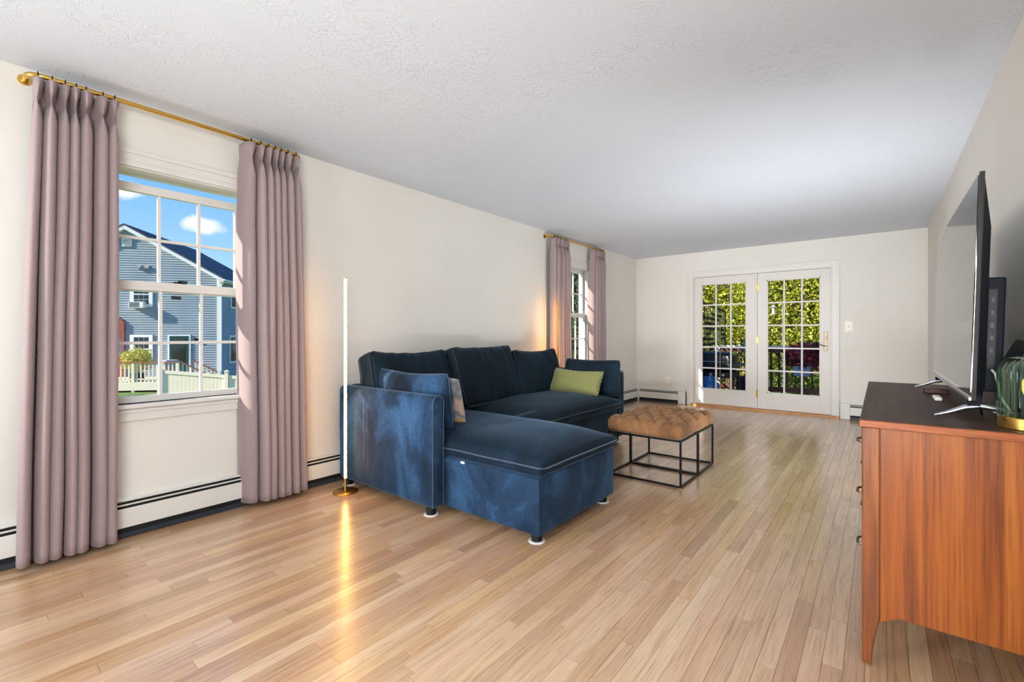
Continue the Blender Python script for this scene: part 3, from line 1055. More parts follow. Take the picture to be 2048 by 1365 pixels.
# loose cushions
def pillow(name, label, c, ax, up, Wd, Ht, T, mat, pipe, sag=0.0, seed=0, pinch=0.05, wr=0.006, group=None, box=0.0, power=0.5):
    """soft cushion centred at c; ax = width direction, up = height direction"""
    ax = Vector(ax).normalized()
    up = Vector(up)
    up = (up - ax * up.dot(ax)).normalized()
    nn = ax.cross(up)
    c = Vector(c)
    N_ = 30
    def pt(u, v, side):
        e = 1 - pinch * (1 - v * v)
        e2 = 1 - pinch * (1 - u * u)
        rc = 1 - 0.045 * abs(u * v) ** 3
        rx_ = math.sqrt(1 - 0.30 * v ** 4 * 0.5)
        ry_ = math.sqrt(1 - 0.30 * u ** 4 * 0.5)
        X = Wd / 2 * u * e * rx_
        Yv = Ht / 2 * v * e2 * ry_ - sag * (1 - u * u) * (0.5 + 0.5 * v)
        th = (max(0.0, 1 - abs(u) ** 2.2) * max(0.0, 1 - abs(v) ** 2.2)) ** power
        edge = (1 - abs(u) ** 8) * (1 - abs(v) ** 8)
        n = mnoise.noise(Vector((u * 2.2 + seed, v * 2.0, side * 3.0)))
        fold = mnoise.noise(Vector((u * 11 + seed * 1.7 + v * 1.5, v * 1.6, side * 5.0)))
        wz = th * T / 2 + (box / 2) * edge ** 0.25 + edge * (n * wr * 1.4 + fold * wr * (0.25 + 1.5 * max(0.0, v) ** 2 + 0.7 * max(0.0, -v) ** 2))
        return c + ax * X + up * Yv + nn * (side * wz)
    g = G()
    def sp(t):
        t = 2 * t - 1
        return math.sin(t * PI / 2) * 0.55 + t * 0.45
    for side in (1, -1):
        if side > 0:
            g.grid(lambda a, b_: pt(sp(a), sp(b_), 1), N_, N_)
        else:
            g.grid(lambda a, b_: pt(sp(1 - a), sp(b_), -1), N_, N_)
    bm = bmesh.new()
    vv = [bm.verts.new(p) for p in g.v]
    for f in g.f:
        bm.faces.new([vv[i] for i in f])
    bmesh.ops.remove_doubles(bm, verts=bm.verts, dist=0.0006)
    bm.verts.index_update()
    g2 = G()
    g2.add([tuple(v.co) for v in bm.verts], [tuple(v.index for v in f.verts) for f in bm.faces])
    bm.free()
    zmin = min(p[2] for p in g2.v)
    root = thing(name, label, 'cushion', (c.x, c.y, zmin), group)
    o = g2.obj('cover', mat, root, smooth=True, sharp=0)
    if pipe:
        pts = []
        for k in range(28):
            pts.append(pt(-1 + 2 * k / 28, -1, 1))
        for k in range(28):
            pts.append(pt(1, -1 + 2 * k / 28, 1))
        for k in range(28):
            pts.append(pt(1 - 2 * k / 28, 1, 1))
        for k in range(28):
            pts.append(pt(-1, 1 - 2 * k / 28, 1))
        G().tube(pts, 0.0042, 6, closed=True).obj('piping', pipe, root, smooth=True)
    return root

lean = (-0.30, 0, 0.95)
bcg = 'back cushions of the sofa'
def box_cushion(label, c, ax, up, Wd, Ht, T, puff, seed, sag, wr):
    """boxed cushion with a piped gusset, puffed on both faces and gathered along its top"""
    ax = Vector(ax).normalized()
    up = Vector(up)
    up = (up - ax * up.dot(ax)).normalized()
    nn = ax.cross(up)
    c = Vector(c)
    hx_, hy_, hz_ = Wd / 2, Ht / 2, T / 2
    def fn(x, y, z):
        u, v = max(-1.0, min(1.0, x / hx_)), max(-1.0, min(1.0, y / hy_))
        body = max(0.0, 1 - abs(u) ** 3) ** 0.7 * max(0.0, 1 - abs(v) ** 3) ** 0.7
        sg = max(-1.0, min(1.0, z / (hz_ * 0.6)))
        fold = mnoise.noise(Vector((u * 7.5 + seed * 3.1 + 0.8 * v, v * 1.1, 4.0 * sg))) + 0.5 * mnoise.noise(Vector((u * 15 + seed, v * 1.8, 2.0 * sg)))
        lump = mnoise.noise(Vector((u * 1.9 + seed, v * 1.9, 7.0)))
        edge = max(0.0, 1 - abs(u) ** 10) * max(0.0, 1 - abs(v) ** 12)
        z += sg * (puff * body + edge * (wr * fold * (0.15 + 1.3 * max(0.0, v) ** 1.5 + 0.5 * max(0.0, -v) ** 2) + 0.010 * lump))
        # plump corners, softly sagging top edge, bulging sides
        y += (0.018 * abs(u) ** 3 - sag * (1 - u * u) + 0.006 * mnoise.noise(Vector((u * 4 + seed, 1.0, 0.0)))) * max(0.0, v)
        x += math.copysign(0.010 * (1 - v * v) * abs(u) ** 4 + 0.006 * mnoise.noise(Vector((v * 3, seed, 0.0))) * abs(u), x)
        z += -0.012 * max(0.0, v) ** 2 * math.sin(2.2 * u + seed)
        return (x, y, z)
    def world(p):
        return c + ax * p[0] + up * p[1] + nn * p[2]
    g = G()
    g.rbox((0, 0, 0), (hx_, hy_, hz_), 0.048, (44, 26, 2), fn)
    g.v = [tuple(world(p)) for p in g.v]
    root = thing('back_cushion', label, 'cushion', (c.x, c.y, min(p[2] for p in g.v)), bcg)
    g.obj('cover', 'velvet_shaded', root, smooth=True, sharp=0)
    r = 0.052
    for sz in (-1, 1):
        pts = []
        for (sx, sy, a0) in ((1, 1, 0), (-1, 1, 90), (-1, -1, 180), (1, -1, 270)):
            for k in range(6):
                t = math.radians(a0 + 18 * k)
                pts.append(Vector((sx * (hx_ - r) + math.cos(t) * (r - 0.006), sy * (hy_ - r) + math.sin(t) * (r - 0.006), sz * (hz_ - 0.014))))
        full = []
        for i in range(len(pts)):
            p, q = pts[i], pts[(i + 1) % len(pts)]
            n = max(1, int((q - p).length / 0.025))
            for k in range(n):
                full.append(world(fn(*p.lerp(q, k / n))))
        G().tube(full, 0.0042, 6, closed=True).obj('piping', 'piping_dark', root, smooth=True)
    return root
box_cushion('navy velvet back cushion next to the chaise arm', (-2.885, 2.322, 0.715), (0, 1, 0), lean, 0.755, 0.50, 0.165, 0.040, 1, 0.012, 0.018)
box_cushion('tallest navy velvet back cushion, in the middle of the sofa', (-2.835, 3.135, 0.725), (-0.10, 1, 0), lean, 0.860, 0.515, 0.165, 0.045, 4, 0.004, 0.017)
box_cushion('navy velvet back cushion nearest the far curtained window', (-2.855, 3.960, 0.700), (0, 1, 0), lean, 0.740, 0.475, 0.165, 0.042, 8, 0.016, 0.020)
pillow('throw_pillow', 'bright blue velvet pillow leaning on the near sofa arm', (-2.50, 2.045, 0.680), (1, 0.03, -0.01), (0, -0.14, 0.99), 0.74, 0.38, 0.19, 'velvet', 'piping', 0.020, 12, 0.06, 0.014, power=0.45)
pillow('throw_pillow', 'patterned yellow and grey pillow behind the blue pillow on the chaise', (-2.455, 2.185, 0.640), (1, 0.05, 0), (0, -0.22, 0.97), 0.58, 0.37, 0.12, 'patterned', None, 0.0, 16, 0.06, 0.006)
pillow('throw_pillow', 'dark navy velvet pillow leaning on the far sofa arm', (-2.345, 4.245, 0.670), (1, -0.02, 0), (0, 0.16, 0.98), 0.67, 0.38, 0.18, 'velvet_shaded', 'piping_dark', 0.012, 20, 0.05, 0.013, power=0.45)
pillow('throw_pillow', 'olive green lumbar pillow with a fine scallop pattern', (-2.415, 4.060, 0.632), (1, -0.04, -0.025), (0, 0.42, 0.90), 0.62, 0.28, 0.17, 'green_pillow', None, 0.022, 24, 0.09, 0.008, power=0.45)

# ------------------------------------------------------------------ LED floor lamps
def led_lamp(label, x, y, h, facing, hw=0.0088):
    t = thing('floor_lamp', label, 'lamp', (x, y, 0), 'slim floor lamps')
    G().lathe([(0.0001, 0.0), (0.082, 0.0), (0.084, 0.003), (0.083, 0.008), (0.078, 0.0105), (0.0001, 0.0115)], x, y, 48).obj('base', 'lampgold', t, smooth=True, sharp=30)
    G().cyl((x, y, 0.010), (x, y, h), 0.0085, n=16).obj('pole', 'lampgold', t, smooth=True, sharp=60)
    f = Vector((facing[0], facing[1], 0)).normalized()
    s = Vector((-f.y, f.x, 0))
    c = Vector((x, y, 0)) + f * 0.0085
    q = G()
    q.obox((c.x, c.y, (0.10 + h - 0.01) / 2), s * hw, f * 0.0035, Vector((0, 0, (h - 0.01 - 0.10) / 2)))
    q.obj('light_strip', 'led', t, label='glowing warm strip')
    return t
led_lamp('slim brass stick lamp with glowing strip in front of the sofa arm', -2.925, 1.785, 1.505, (0.85, -0.53))
led_lamp('slim brass stick lamp behind the far sofa arm, glowing onto the curtain', -3.00, 4.63, 1.512, (-0.54, 0.84), 0.0078)

# ------------------------------------------------------------------ tufted ottoman
OX0, OX1, OY0, OY1 = -1.678, -1.104, 3.315, 4.135
OT = thing('ottoman', 'brown tufted velvet ottoman on a thin black metal frame', 'ottoman', ((OX0 + OX1) / 2, (OY0 + OY1) / 2, 0))
b_ = 0.014
ym = (OY0 + OY1) / 2
for (ya, yb) in ((OY0, ym - 0.001), (ym + 0.001, OY1)):
    for z0, nm in ((0.002, 'lower_frame'), (0.330, 'upper_frame')):
        fr_ = G()
        fr_.box(OX0, OX1, ya, ya + b_, z0, z0 + b_).box(OX0, OX1, yb - b_, yb, z0, z0 + b_)
        fr_.box(OX0, OX0 + b_, ya + b_, yb - b_, z0, z0 + b_).box(OX1 - b_, OX1, ya + b_, yb - b_, z0, z0 + b_)
        fo = fr_.obj(nm, 'blackmetal', OT, bevel=0.0015)
    for xx in (OX0, OX1 - b_):
        for yy in (ya, yb - b_):
            G().box(xx, xx + b_, yy, yy + b_, 0.002 + b_, 0.330).obj('leg', 'blackmetal', fo, bevel=0.0015)
for xx in (OX0 + 0.007, OX1 - 0.007):
    for yy in (OY0 + 0.007, OY1 - 0.007):
        G().cyl((xx, yy, 0.0), (xx, yy, 0.003), 0.010, n=12).obj('glide', 'felt', OT)
hx, hy = (OX1 - OX0) / 2 + 0.006, (OY1 - OY0) / 2 + 0.008
du, dv = 2 * hx / 4.6, 2 * hy / 3.7
def tuft(x, y, z):
    s = x / du + y / dv
    t = x / du - y / dv
    puff = (abs(math.sin(PI * s)) * abs(math.sin(PI * t))) ** 0.55
    ds = abs(s - round(s))
    dt = abs(t - round(t))
    but = math.exp(-((ds * ds + dt * dt) / 0.018))
    u, v = abs(x / hx), abs(y / hy)
    if z > 0:
        z = z + (0.034 * puff - 0.030 * but - 0.012) * (1 - 0.25 * max(u, v) ** 4) * (z / 0.05) + 0.006 * (1 - u * u) * (1 - v * v)
    # side pleats
    k = max(0.0, min(1.0, (z + 0.05) / 0.08))
    if v > 0.93:
        y += math.copysign(0.009 * (abs(math.sin(PI * (x / du))) ** 0.5 - 0.6) * k, y)
    if u > 0.93:
        x += math.copysign(0.009 * (abs(math.sin(PI * (2 * y / dv))) ** 0.5 - 0.6) * k, x)
    return (x, y, z)
g = G()
g.rbox(((OX0 + OX1) / 2, ym, 0.396), (hx, hy, 0.052), 0.034, (60, 84, 2), tuft)
cu = g.obj('tufted_cushion', 'mustard_velvet', OT, smooth=True, sharp=0)
for i in range(-8, 9):
    for j in range(-8, 9):
        if (i + j) % 2 == 0:
            bx_, by_ = (i + j) / 2 * du, (i - j) / 2 * dv
            # s = i , t = j at the crossing of two creases
        s_, t_ = i, j
        bx_, by_ = (s_ + t_) / 2 * du, (s_ - t_) / 2 * dv
        if abs(bx_) < hx - 0.045 and abs(by_) < hy - 0.045:
            q = G()
            q.lathe([(0.0001, 0.419), (0.008, 0.418), (0.010, 0.415), (0.009, 0.405)], (OX0 + OX1) / 2 + bx_, ym + by_, 10)
            q.obj('button', 'mustard_velvet', cu, smooth=True)

# ------------------------------------------------------------------ dresser
DX0, DX1, DY0, DY1, DZ = -0.052, 0.440, 1.930, 3.530, 0.820
DR_ = thing('dresser', 'mid-century walnut and teak dresser standing along the right wall', 'dresser', ((DX0 + DX1) / 2, (DY0 + DY1) / 2, 0))
G().box(DX0 + 0.002, DX1, DY0 + 0.002, DY1 - 0.002, DZ - 0.003, DZ).obj('top_veneer', 'walnut_top', DR_)
G().box(DX0, DX1, DY0, DY1, DZ - 0.027, DZ - 0.003).obj('top', 'teak_edge', DR_, bevel=0.002)
def end_panel(yo, yi):
    # side panel with a curved lower edge sweeping up into the legs
    prof = []
    xa, xb = DX0 + 0.050, DX1 - 0.046
    prof.append((xa, DZ - 0.027))
    prof.append((xa, 0.148))
    for k in range(0, 9):
        t = k / 8 * PI / 2
        prof.append((xa + 0.004 + 0.050 * math.sin(t), 0.148 + 0.030 * math.sin(t) ** 0.8))
    for k in range(8, -1, -1):
        t = k / 8 * PI / 2
        prof.append((xb - 0.004 - 0.050 * math.sin(t), 0.148 + 0.030 * math.sin(t) ** 0.8))
    prof.append((xb, 0.148))
    prof.append((xb, DZ - 0.027))
    return G().prism([(p[0], yo, p[1]) for p in prof], (0, yi - yo, 0))
end_panel(DY0 + 0.018, DY0 + 0.036).obj('end_panel', 'teak_v', DR_)
end_panel(DY1 - 0.036, DY1 - 0.018).obj('end_panel', 'teak_v', DR_)
def leg(xo, sgn, y0, y1):
    # tapered leg, its inner edge curving out of the panel
    pr = [(0, DZ - 0.027), (0, 0.004), (0.026, 0.004)]
    for k in range(9):
        t = k / 8
        pr.append((0.026 + 0.022 * t ** 1.6, 0.004 + 0.160 * t))
    pr.append((0.048, DZ - 0.027))
    return G().prism([(xo + sgn * p[0], y0, p[1]) for p in (pr if sgn < 0 else pr)], (0, y1 - y0, 0))
for (xo, sgn) in ((DX0 + 0.006, 1), (DX1 - 0.002, -1)):
    for (ya, yb) in ((DY0 + 0.008, DY0 + 0.052), (DY1 - 0.052, DY1 - 0.008)):
        lg = leg(xo, sgn, ya, yb).obj('leg', 'teak_leg', DR_, bevel=0.004)
        G().cyl((xo + sgn * 0.013, (ya + yb) / 2, 0.0), (xo + sgn * 0.013, (ya + yb) / 2, 0.006), 0.010, n=12).obj('glide', 'felt', lg)
G().box(DX0 + 0.030, DX1 - 0.01, DY0 + 0.036, DY1 - 0.036, 0.185, 0.203).obj('bottom_panel', 'teak_v', DR_)
G().box(DX1 - 0.012, DX1 - 0.004, DY0 + 0.036, DY1 - 0.036, 0.185, DZ - 0.03).obj('back_panel', 'teak_v', DR_)
for c_ in range(3):
    ya = DY0 + 0.056 + c_ * (DY1 - DY0 - 0.112) / 3
    yb = ya + (DY1 - DY0 - 0.112) / 3
    for r_ in range(3):
        za = 0.206 + r_ * 0.195
        dr = G().box(DX0 + 0.012, DX0 + 0.034, ya + 0.003, yb - 0.003, za + 0.003, za + 0.192).obj('drawer', 'walnut_front', DR_, bevel=0.002)
        q = G()
        yc, zc = (ya + yb) / 2, za + 0.10
        q.tube([(DX0 + 0.014, yc - 0.04, zc), (DX0 - 0.006, yc - 0.038, zc), (DX0 - 0.014, yc - 0.022, zc), (DX0 - 0.014, yc + 0.022, zc), (DX0 - 0.006, yc + 0.038, zc), (DX0 + 0.014, yc + 0.04, zc)], 0.004, 8)
        q.obj('pull', 'bronze', dr, smooth=True)

# ------------------------------------------------------------------ television
TVC = (0.232, 2.685)
TV = thing('television', 'large flat television on silver feet on top of the dresser', 'television', (TVC[0], TVC[1], DZ))
TW, TZ0, TZ1 = 1.29, 0.892, 1.615
tilt = math.radians(1.6)
upv = Vector((math.sin(tilt), 0, math.cos(tilt)))
nrm = Vector((-math.cos(tilt), 0, math.sin(tilt)))           # screen faces the sofa side
tc_ = Vector((TVC[0], TVC[1], TZ0)) + upv * (TZ1 - TZ0) / 2
hh = (TZ1 - TZ0) / 2
ay = Vector((0, 1, 0))
G().obox(tc_, ay * TW / 2, upv * hh, nrm * 0.0065).obj('panel', 'tvgloss', TV, bevel=0.0015)
G().obox(tc_ + nrm * 0.0072 + upv * 0.008, ay * (TW / 2 - 0.009), upv * (hh - 0.018), nrm * 0.0010).obj('screen', 'screen', TV)
G().obox(tc_ + nrm * 0.0075 - upv * (hh - 0.006), ay * (TW / 2), upv * 0.0055, nrm * 0.0035).obj('lower_trim', 'silver', TV, bevel=0.001)
# tapered back shell and the thick electronics housing
back = G()
bp = []
b0 = tc_ - nrm * 0.0068
pts0 = [(-TW / 2 + 0.012, -hh + 0.012), (TW / 2 - 0.012, -hh + 0.012), (TW / 2 - 0.012, hh - 0.012), (-TW / 2 + 0.012, hh - 0.012)]
pts1 = [(-TW / 2 + 0.10, -hh + 0.03), (TW / 2 - 0.10, -hh + 0.03), (TW / 2 - 0.10, hh - 0.16), (-TW / 2 + 0.10, hh - 0.16)]
vs8 = [b0 + ay * a + upv * c for (a, c) in pts0] + [b0 - nrm * 0.030 + ay * a + upv * c for (a, c) in pts1]
back.add(vs8, [(0, 1, 2, 3), (7, 6, 5, 4), (0, 4, 5, 1), (1, 5, 6, 2), (2, 6, 7, 3), (3, 7, 4, 0)])
back.obj('back_shell', 'tvback', TV, bevel=0.004)
hs = G()
hc = tc_ - nrm * 0.052 - upv * 0.150
hs.obox(hc, ay * (TW / 2 - 0.135), upv * 0.190, nrm * 0.030)
ho = hs.obj('electronics_housing', 'tvback', TV, bevel=0.006)
yn = TVC[1] - (TW / 2 - 0.135)
pp = G()
pc = Vector((hc.x, yn - 0.001, hc.z))
pp.obox(pc + upv * 0.02, nrm * 0.010, upv * 0.130, ay * 0.0015)
po = pp.obj('port_panel', 'black', ho)
for k in range(5):
    G().obox(pc + upv * (0.115 - 0.042 * k) - ay * 0.0025, nrm * 0.004, upv * 0.008, ay * 0.0012).obj('port', 'slate', ho)
for yy in (2.166, 3.290):
    q = G()
    q.tube([(0.150, yy, DZ + 0.0035), (0.185, yy, DZ + 0.016), (0.225, yy, DZ + 0.036), (0.262, yy, DZ + 0.045), (0.300, yy, DZ + 0.038), (0.350, yy, DZ + 0.018), (0.392, yy, DZ + 0.0035)], [0.0035, 0.0065, 0.0095, 0.011, 0.0095, 0.0065, 0.0035], 10)
    fo = q.obj('foot', 'silver', TV, smooth=True, label='silver forked foot')
    G().box(0.232, 0.262, yy - 0.012, yy + 0.012, DZ + 0.044, TZ0 + 0.03).obj('foot_neck', 'tvback', fo)

# small things on the dresser
q = G()
q.rbox((0.196, 2.700, DZ + 0.009), (0.013, 0.055, 0.008), 0.006, (1, 3, 1))
rc = q.obj('remote_control', 'white', smooth=True, sharp=0)
tag(rc, 'slim pale remote control lying under the television screen', 'remote')
q = G()
q.rbox((0.215, 3.02, DZ + 0.010), (0.045, 0.05, 0.010), 0.004, (2, 2, 1))
tag(q.obj('small_box', 'redbox', smooth=True, sharp=30), 'small dark red flat box under the far end of the television', 'box')
# white cable plugged into the television
q = G()
q.tube([(hc.x, yn - 0.006, 0.985), (hc.x + 0.004, yn - 0.030, 0.975), (hc.x + 0.010, yn - 0.036, 0.940), (hc.x + 0.018, yn - 0.012, 0.900), (0.330, yn + 0.01, 0.860), (0.345, yn + 0.03, DZ + 0.004), (0.322, yn + 0.20, DZ + 0.004)], 0.0035, 8)
tag(q.obj('white_cable', 'white', smooth=True), 'white cable plugged into the back of the television', 'cable')
q = G()
q.tube([(hc.x - 0.015, yn - 0.008, 1.03), (hc.x - 0.018, yn - 0.028, 0.99), (hc.x - 0.022, yn - 0.020, 0.93), (hc.x - 0.026, yn + 0.02, 0.87), (hc.x - 0.01, yn + 0.10, DZ + 0.004)], 0.003, 8)
tag(q.obj('black_cable', 'black', smooth=True), 'thin black cable hanging behind the television', 'cable')
# slate angular device standing behind the lamp
q = G()
sx0, sx1 = 0.335, 0.450
def sl(y): return [(sx0, y, DZ), (sx1, y, DZ), (sx1, y, 1.085), (0.392, y, 1.085), (0.362, y, 1.02), (sx0, y, 0.985)]
SD = thing('slate_device', 'dark slate angular device with a black slot, behind the green glass lamp', 'device', (0.392, 2.36, DZ))
q.prism(sl(2.235), (0, 0.24, 0))
q.obj('body', 'slate', SD, bevel=0.003)
G().box(0.395, 0.446, 2.2325, 2.236, 1.005, 1.055).obj('slot', 'black', SD)
# table lamp: ribbed green glass on a brass base
LX, LY = 0.352, 2.040
LP = thing('table_lamp', 'ribbed green glass table lamp on a round brass base', 'lamp', (LX, LY, DZ))
G().lathe([(0.0001, DZ), (0.066, DZ), (0.068, DZ + 0.002), (0.068, DZ + 0.032), (0.066, DZ + 0.035), (0.0001, DZ + 0.036)], LX, LY, 56).obj('base', 'brass', LP, smooth=True, sharp=30)
gp_ = []
z0 = DZ + 0.037
for k in range(10):
    gp_.append((0.0695, z0 + 0.130 * k / 9))
for k in range(1, 9):
    t = k / 8 * PI / 2
    gp_.append((0.0695 - 0.036 * (1 - math.cos(t)), z0 + 0.130 + 0.046 * math.sin(t)))
gp_ += [(0.024, z0 + 0.178), (0.021, z0 + 0.181)]
G().lathe(gp_, LX, LY, 220, rmod=lambda t, z: 1 + 0.035 * abs(math.sin(11 * t)) ** 0.8 - 0.03).obj('glass_shade', 'greenglass', LP, smooth=True, sharp=0)
G().lathe([(0.0001, DZ + 0.036), (0.024, DZ + 0.036), (0.024, DZ + 0.052), (0.014, DZ + 0.056), (0.012, DZ + 0.10), (0.0001, DZ + 0.10)], LX, LY, 24).obj('socket', 'black', LP, smooth=True, sharp=30)
G().lathe([(0.0001, DZ + 0.10), (0.012, DZ + 0.10), (0.017, DZ + 0.115), (0.017, DZ + 0.14), (0.010, DZ + 0.155), (0.0001, DZ + 0.158)], LX, LY, 20).obj('bulb', 'bulb', LP, smooth=True)

# ------------------------------------------------------------------ wall fittings
SW = thing('light_switch', 'white toggle light switch with pale scalloped plate right of the doors', 'switch', (-0.311, YF, 1.14))
q = G()
q.rbox((-0.311, YF - 0.005, 1.215), (0.046, 0.005, 0.073), 0.004, (4, 1, 6))
q.obj('plate', 'cream', SW, smooth=True, sharp=30)
q = G()
q.rbox((-0.311, YF - 0.0075, 1.215), (0.034, 0.005, 0.060), 0.004, (4, 1, 6))
q.obj('inner_plate', 'white', SW, smooth=True, sharp=30)
G().box(-0.315, -0.307, YF - 0.022, YF - 0.011, 1.206, 1.226).obj('toggle', 'bronze', SW)
OU = thing('wall_outlet', 'white double outlet low on the wall left of the patio doors', 'outlet', (-2.697, YF, 0.315))
q = G()
q.rbox((-2.697, YF - 0.004, 0.372), (0.038, 0.004, 0.058), 0.003, (2, 1, 2))
q.obj('plate', 'white', OU, smooth=True, sharp=30)
for zc in (0.348, 0.396):
    G().cyl((-2.697, YF - 0.010, zc), (-2.697, YF - 0.006, zc), 0.016, n=20).obj('socket', 'cream', OU)

# ------------------------------------------------------------------ curtains and rods
def rod(label, y0, y1, x, z):
    pts = []
    r = 0.055
    pts.append((XL + 0.006, y0, z))
    for k in range(7):
        t = k / 6 * PI / 2
        pts.append((x - r + r * math.sin(t), y0 + r - r * math.cos(t), z))
    for k in range(1, 12):
        pts.append((x, y0 + r + (y1 - y0 - 2 * r) * k / 12, z))
    for k in range(7):
        t = k / 6 * PI / 2
        pts.append((x - r + r * math.cos(t), y1 - r + r * math.sin(t), z))
    pts.append((XL + 0.006, y1, z))
    t = thing('curtain_rod', label, 'curtain rod', (x, (y0 + y1) / 2, z))
    G().tube(pts, 0.0125, 14).obj('tube', 'brass', t, smooth=True, sharp=0)
    for yy in (y0, y1):
        G().cyl((XL + 0.0005, yy, z), (XL + 0.008, yy, z), 0.026, 0.024, 24).obj('wall_flange', 'brass', t, smooth=True, sharp=30)
    return t

def curtain(label, centres, ytop, ybot, xc, z0, z1, zr, xr, amp, seed, tuck=0.0):
    """pinch-pleated panel; centres = pleat positions (0..1) across the panel"""
    rg = random.Random(seed)
    n = len(centres)
    t = thing('curtain', label, 'curtain', (xc, (ybot[0] + ybot[1]) / 2, z0), 'mauve linen curtains')
    # fold phase: piecewise linear so that every centre is a front lobe
    cs = list(centres)
    knots = [(0.0, 0.5 if cs[0] > 0.04 else 0.0)]
    k0 = 1
    knots = [(-0.001, -0.5)] + [(c, float(i)) for i, c in enumerate(cs)] + [(1.001, n - 0.5)]
    def phase(s):
        for (a, pa), (b_, pb) in zip(knots, knots[1:]):
            if s <= b_:
                return pa + (pb - pa) * (s - a) / (b_ - a)
        return n - 0.5
    amps = [amp * rg.uniform(0.85, 1.15) for _ in range(n + 2)]
    drift = [rg.uniform(-0.010, 0.010) for _ in range(n + 2)]
    NU, NV = n * 26, 46
    def pt(a, b_):
        s = a
        z = z0 + (z1 - z0) * b_
        ph = phase(s)
        i = int(round(ph)) % n
        A = amps[i]
        hgt = (z1 - z)
        pin = math.exp(-((hgt - 0.095) / 0.050) ** 2)
        top = max(0.0, 1 - hgt / 0.10)
        A *= (1 - 0.40 * pin) * (1 - 0.15 * top)
        cw_ = math.cos(2 * PI * ph)
        fr_ = (1 + cw_) / 2
        ya = ytop[0] + (ytop[1] - ytop[0]) * s
        yb = ybot[0] + (ybot[1] - ybot[0]) * s
        k = (1 - b_) ** 0.8
        y = ya * (1 - k) + yb * k
        span = (ybot[1] - ybot[0]) / n
        q = span * 0.23 * (1 - 2.0 * pin)
        y += q * math.sin(2 * PI * ph)
        y += drift[i] * (1 - b_) * 0.9 + 0.006 * mnoise.noise(Vector((s * 5 + seed, z * 1.3, 0)))
        x = xc - A + 2 * A * (fr_ ** 0.55)
        x += 0.006 * mnoise.noise(Vector((s * 6, z * 1.6, seed)))
        # little V-shaped dips of the heading between the rings
        zz = z - 0.012 * (1 - fr_) * max(0.0, 1 - hgt / 0.06)
        if tuck and s < 0.30:
            x -= tuck * (1 - s / 0.30) ** 0.6 * min(1.0, hgt / 0.5)
        return (x, y, zz)
    g = G().grid(pt, NU, NV)
    o = g.obj('cloth', 'linen', t, smooth=True, sharp=0)
    sm = o.modifiers.new('thickness', 'SOLIDIFY')
    sm.thickness = 0.0025
    for i, c in enumerate(cs):
        y = ytop[0] + (ytop[1] - ytop[0]) * c
        rr = 0.0195
        pts = [(xr + rr * math.cos(2 * PI * k / 20), y + 0.10 * rr * math.sin(2 * PI * k / 20), zr - 0.004 + rr * math.sin(2 * PI * k / 20)) for k in range(20)]
        G().tube(pts, 0.0022, 6, closed=True).obj('curtain_ring', 'black', t, smooth=True)
        G().tube([(xr, y, zr - 0.022), (xr, y, z1 - 0.020)], 0.0016, 6).obj('hook', 'black', t)
    return t

RZ = 2.340
rod('brass curtain rod with curved ends above the near window', 0.262, 1.572, -3.130, RZ)
rod('brass curtain rod with curved ends above the far window', 4.690, 6.085, -3.130, RZ - 0.015)
curtain('mauve linen curtain at the left side of the near window', [0.03, 0.19, 0.34, 0.47, 0.59, 0.80, 0.95], (0.285, 0.590), (0.235, 0.588), -3.128, 0.026, RZ - 0.020, RZ, -3.130, 0.060, 3)
curtain('mauve linen curtain between the near window and the floor lamp', [0.15, 0.31, 0.45, 0.57, 0.68, 0.81, 0.96], (1.190, 1.545), (1.200, 1.600), -3.126, 0.030, RZ - 0.020, RZ, -3.130, 0.052, 5, 0.050)
curtain('mauve linen curtain at the left of the far window, lit orange from below', [0.06, 0.22, 0.38, 0.54, 0.70, 0.86, 0.97], (4.715, 5.045), (4.700, 5.085), -3.128, 0.030, RZ - 0.035, RZ - 0.015, -3.130, 0.048, 8)
curtain('mauve linen curtain at the right of the far window, streaked with sunlight', [0.12, 0.28, 0.44, 0.59, 0.73, 0.87, 0.97], (5.715, 6.055), (5.730, 6.080), -3.135, 0.030, RZ - 0.035, RZ - 0.015, -3.130, 0.042, 11, 0.040)

# ------------------------------------------------------------------ grounds
G().box(-90, 60, -60, 80, -2.6, -2.2).obj('ground', 'grass', kind='structure')

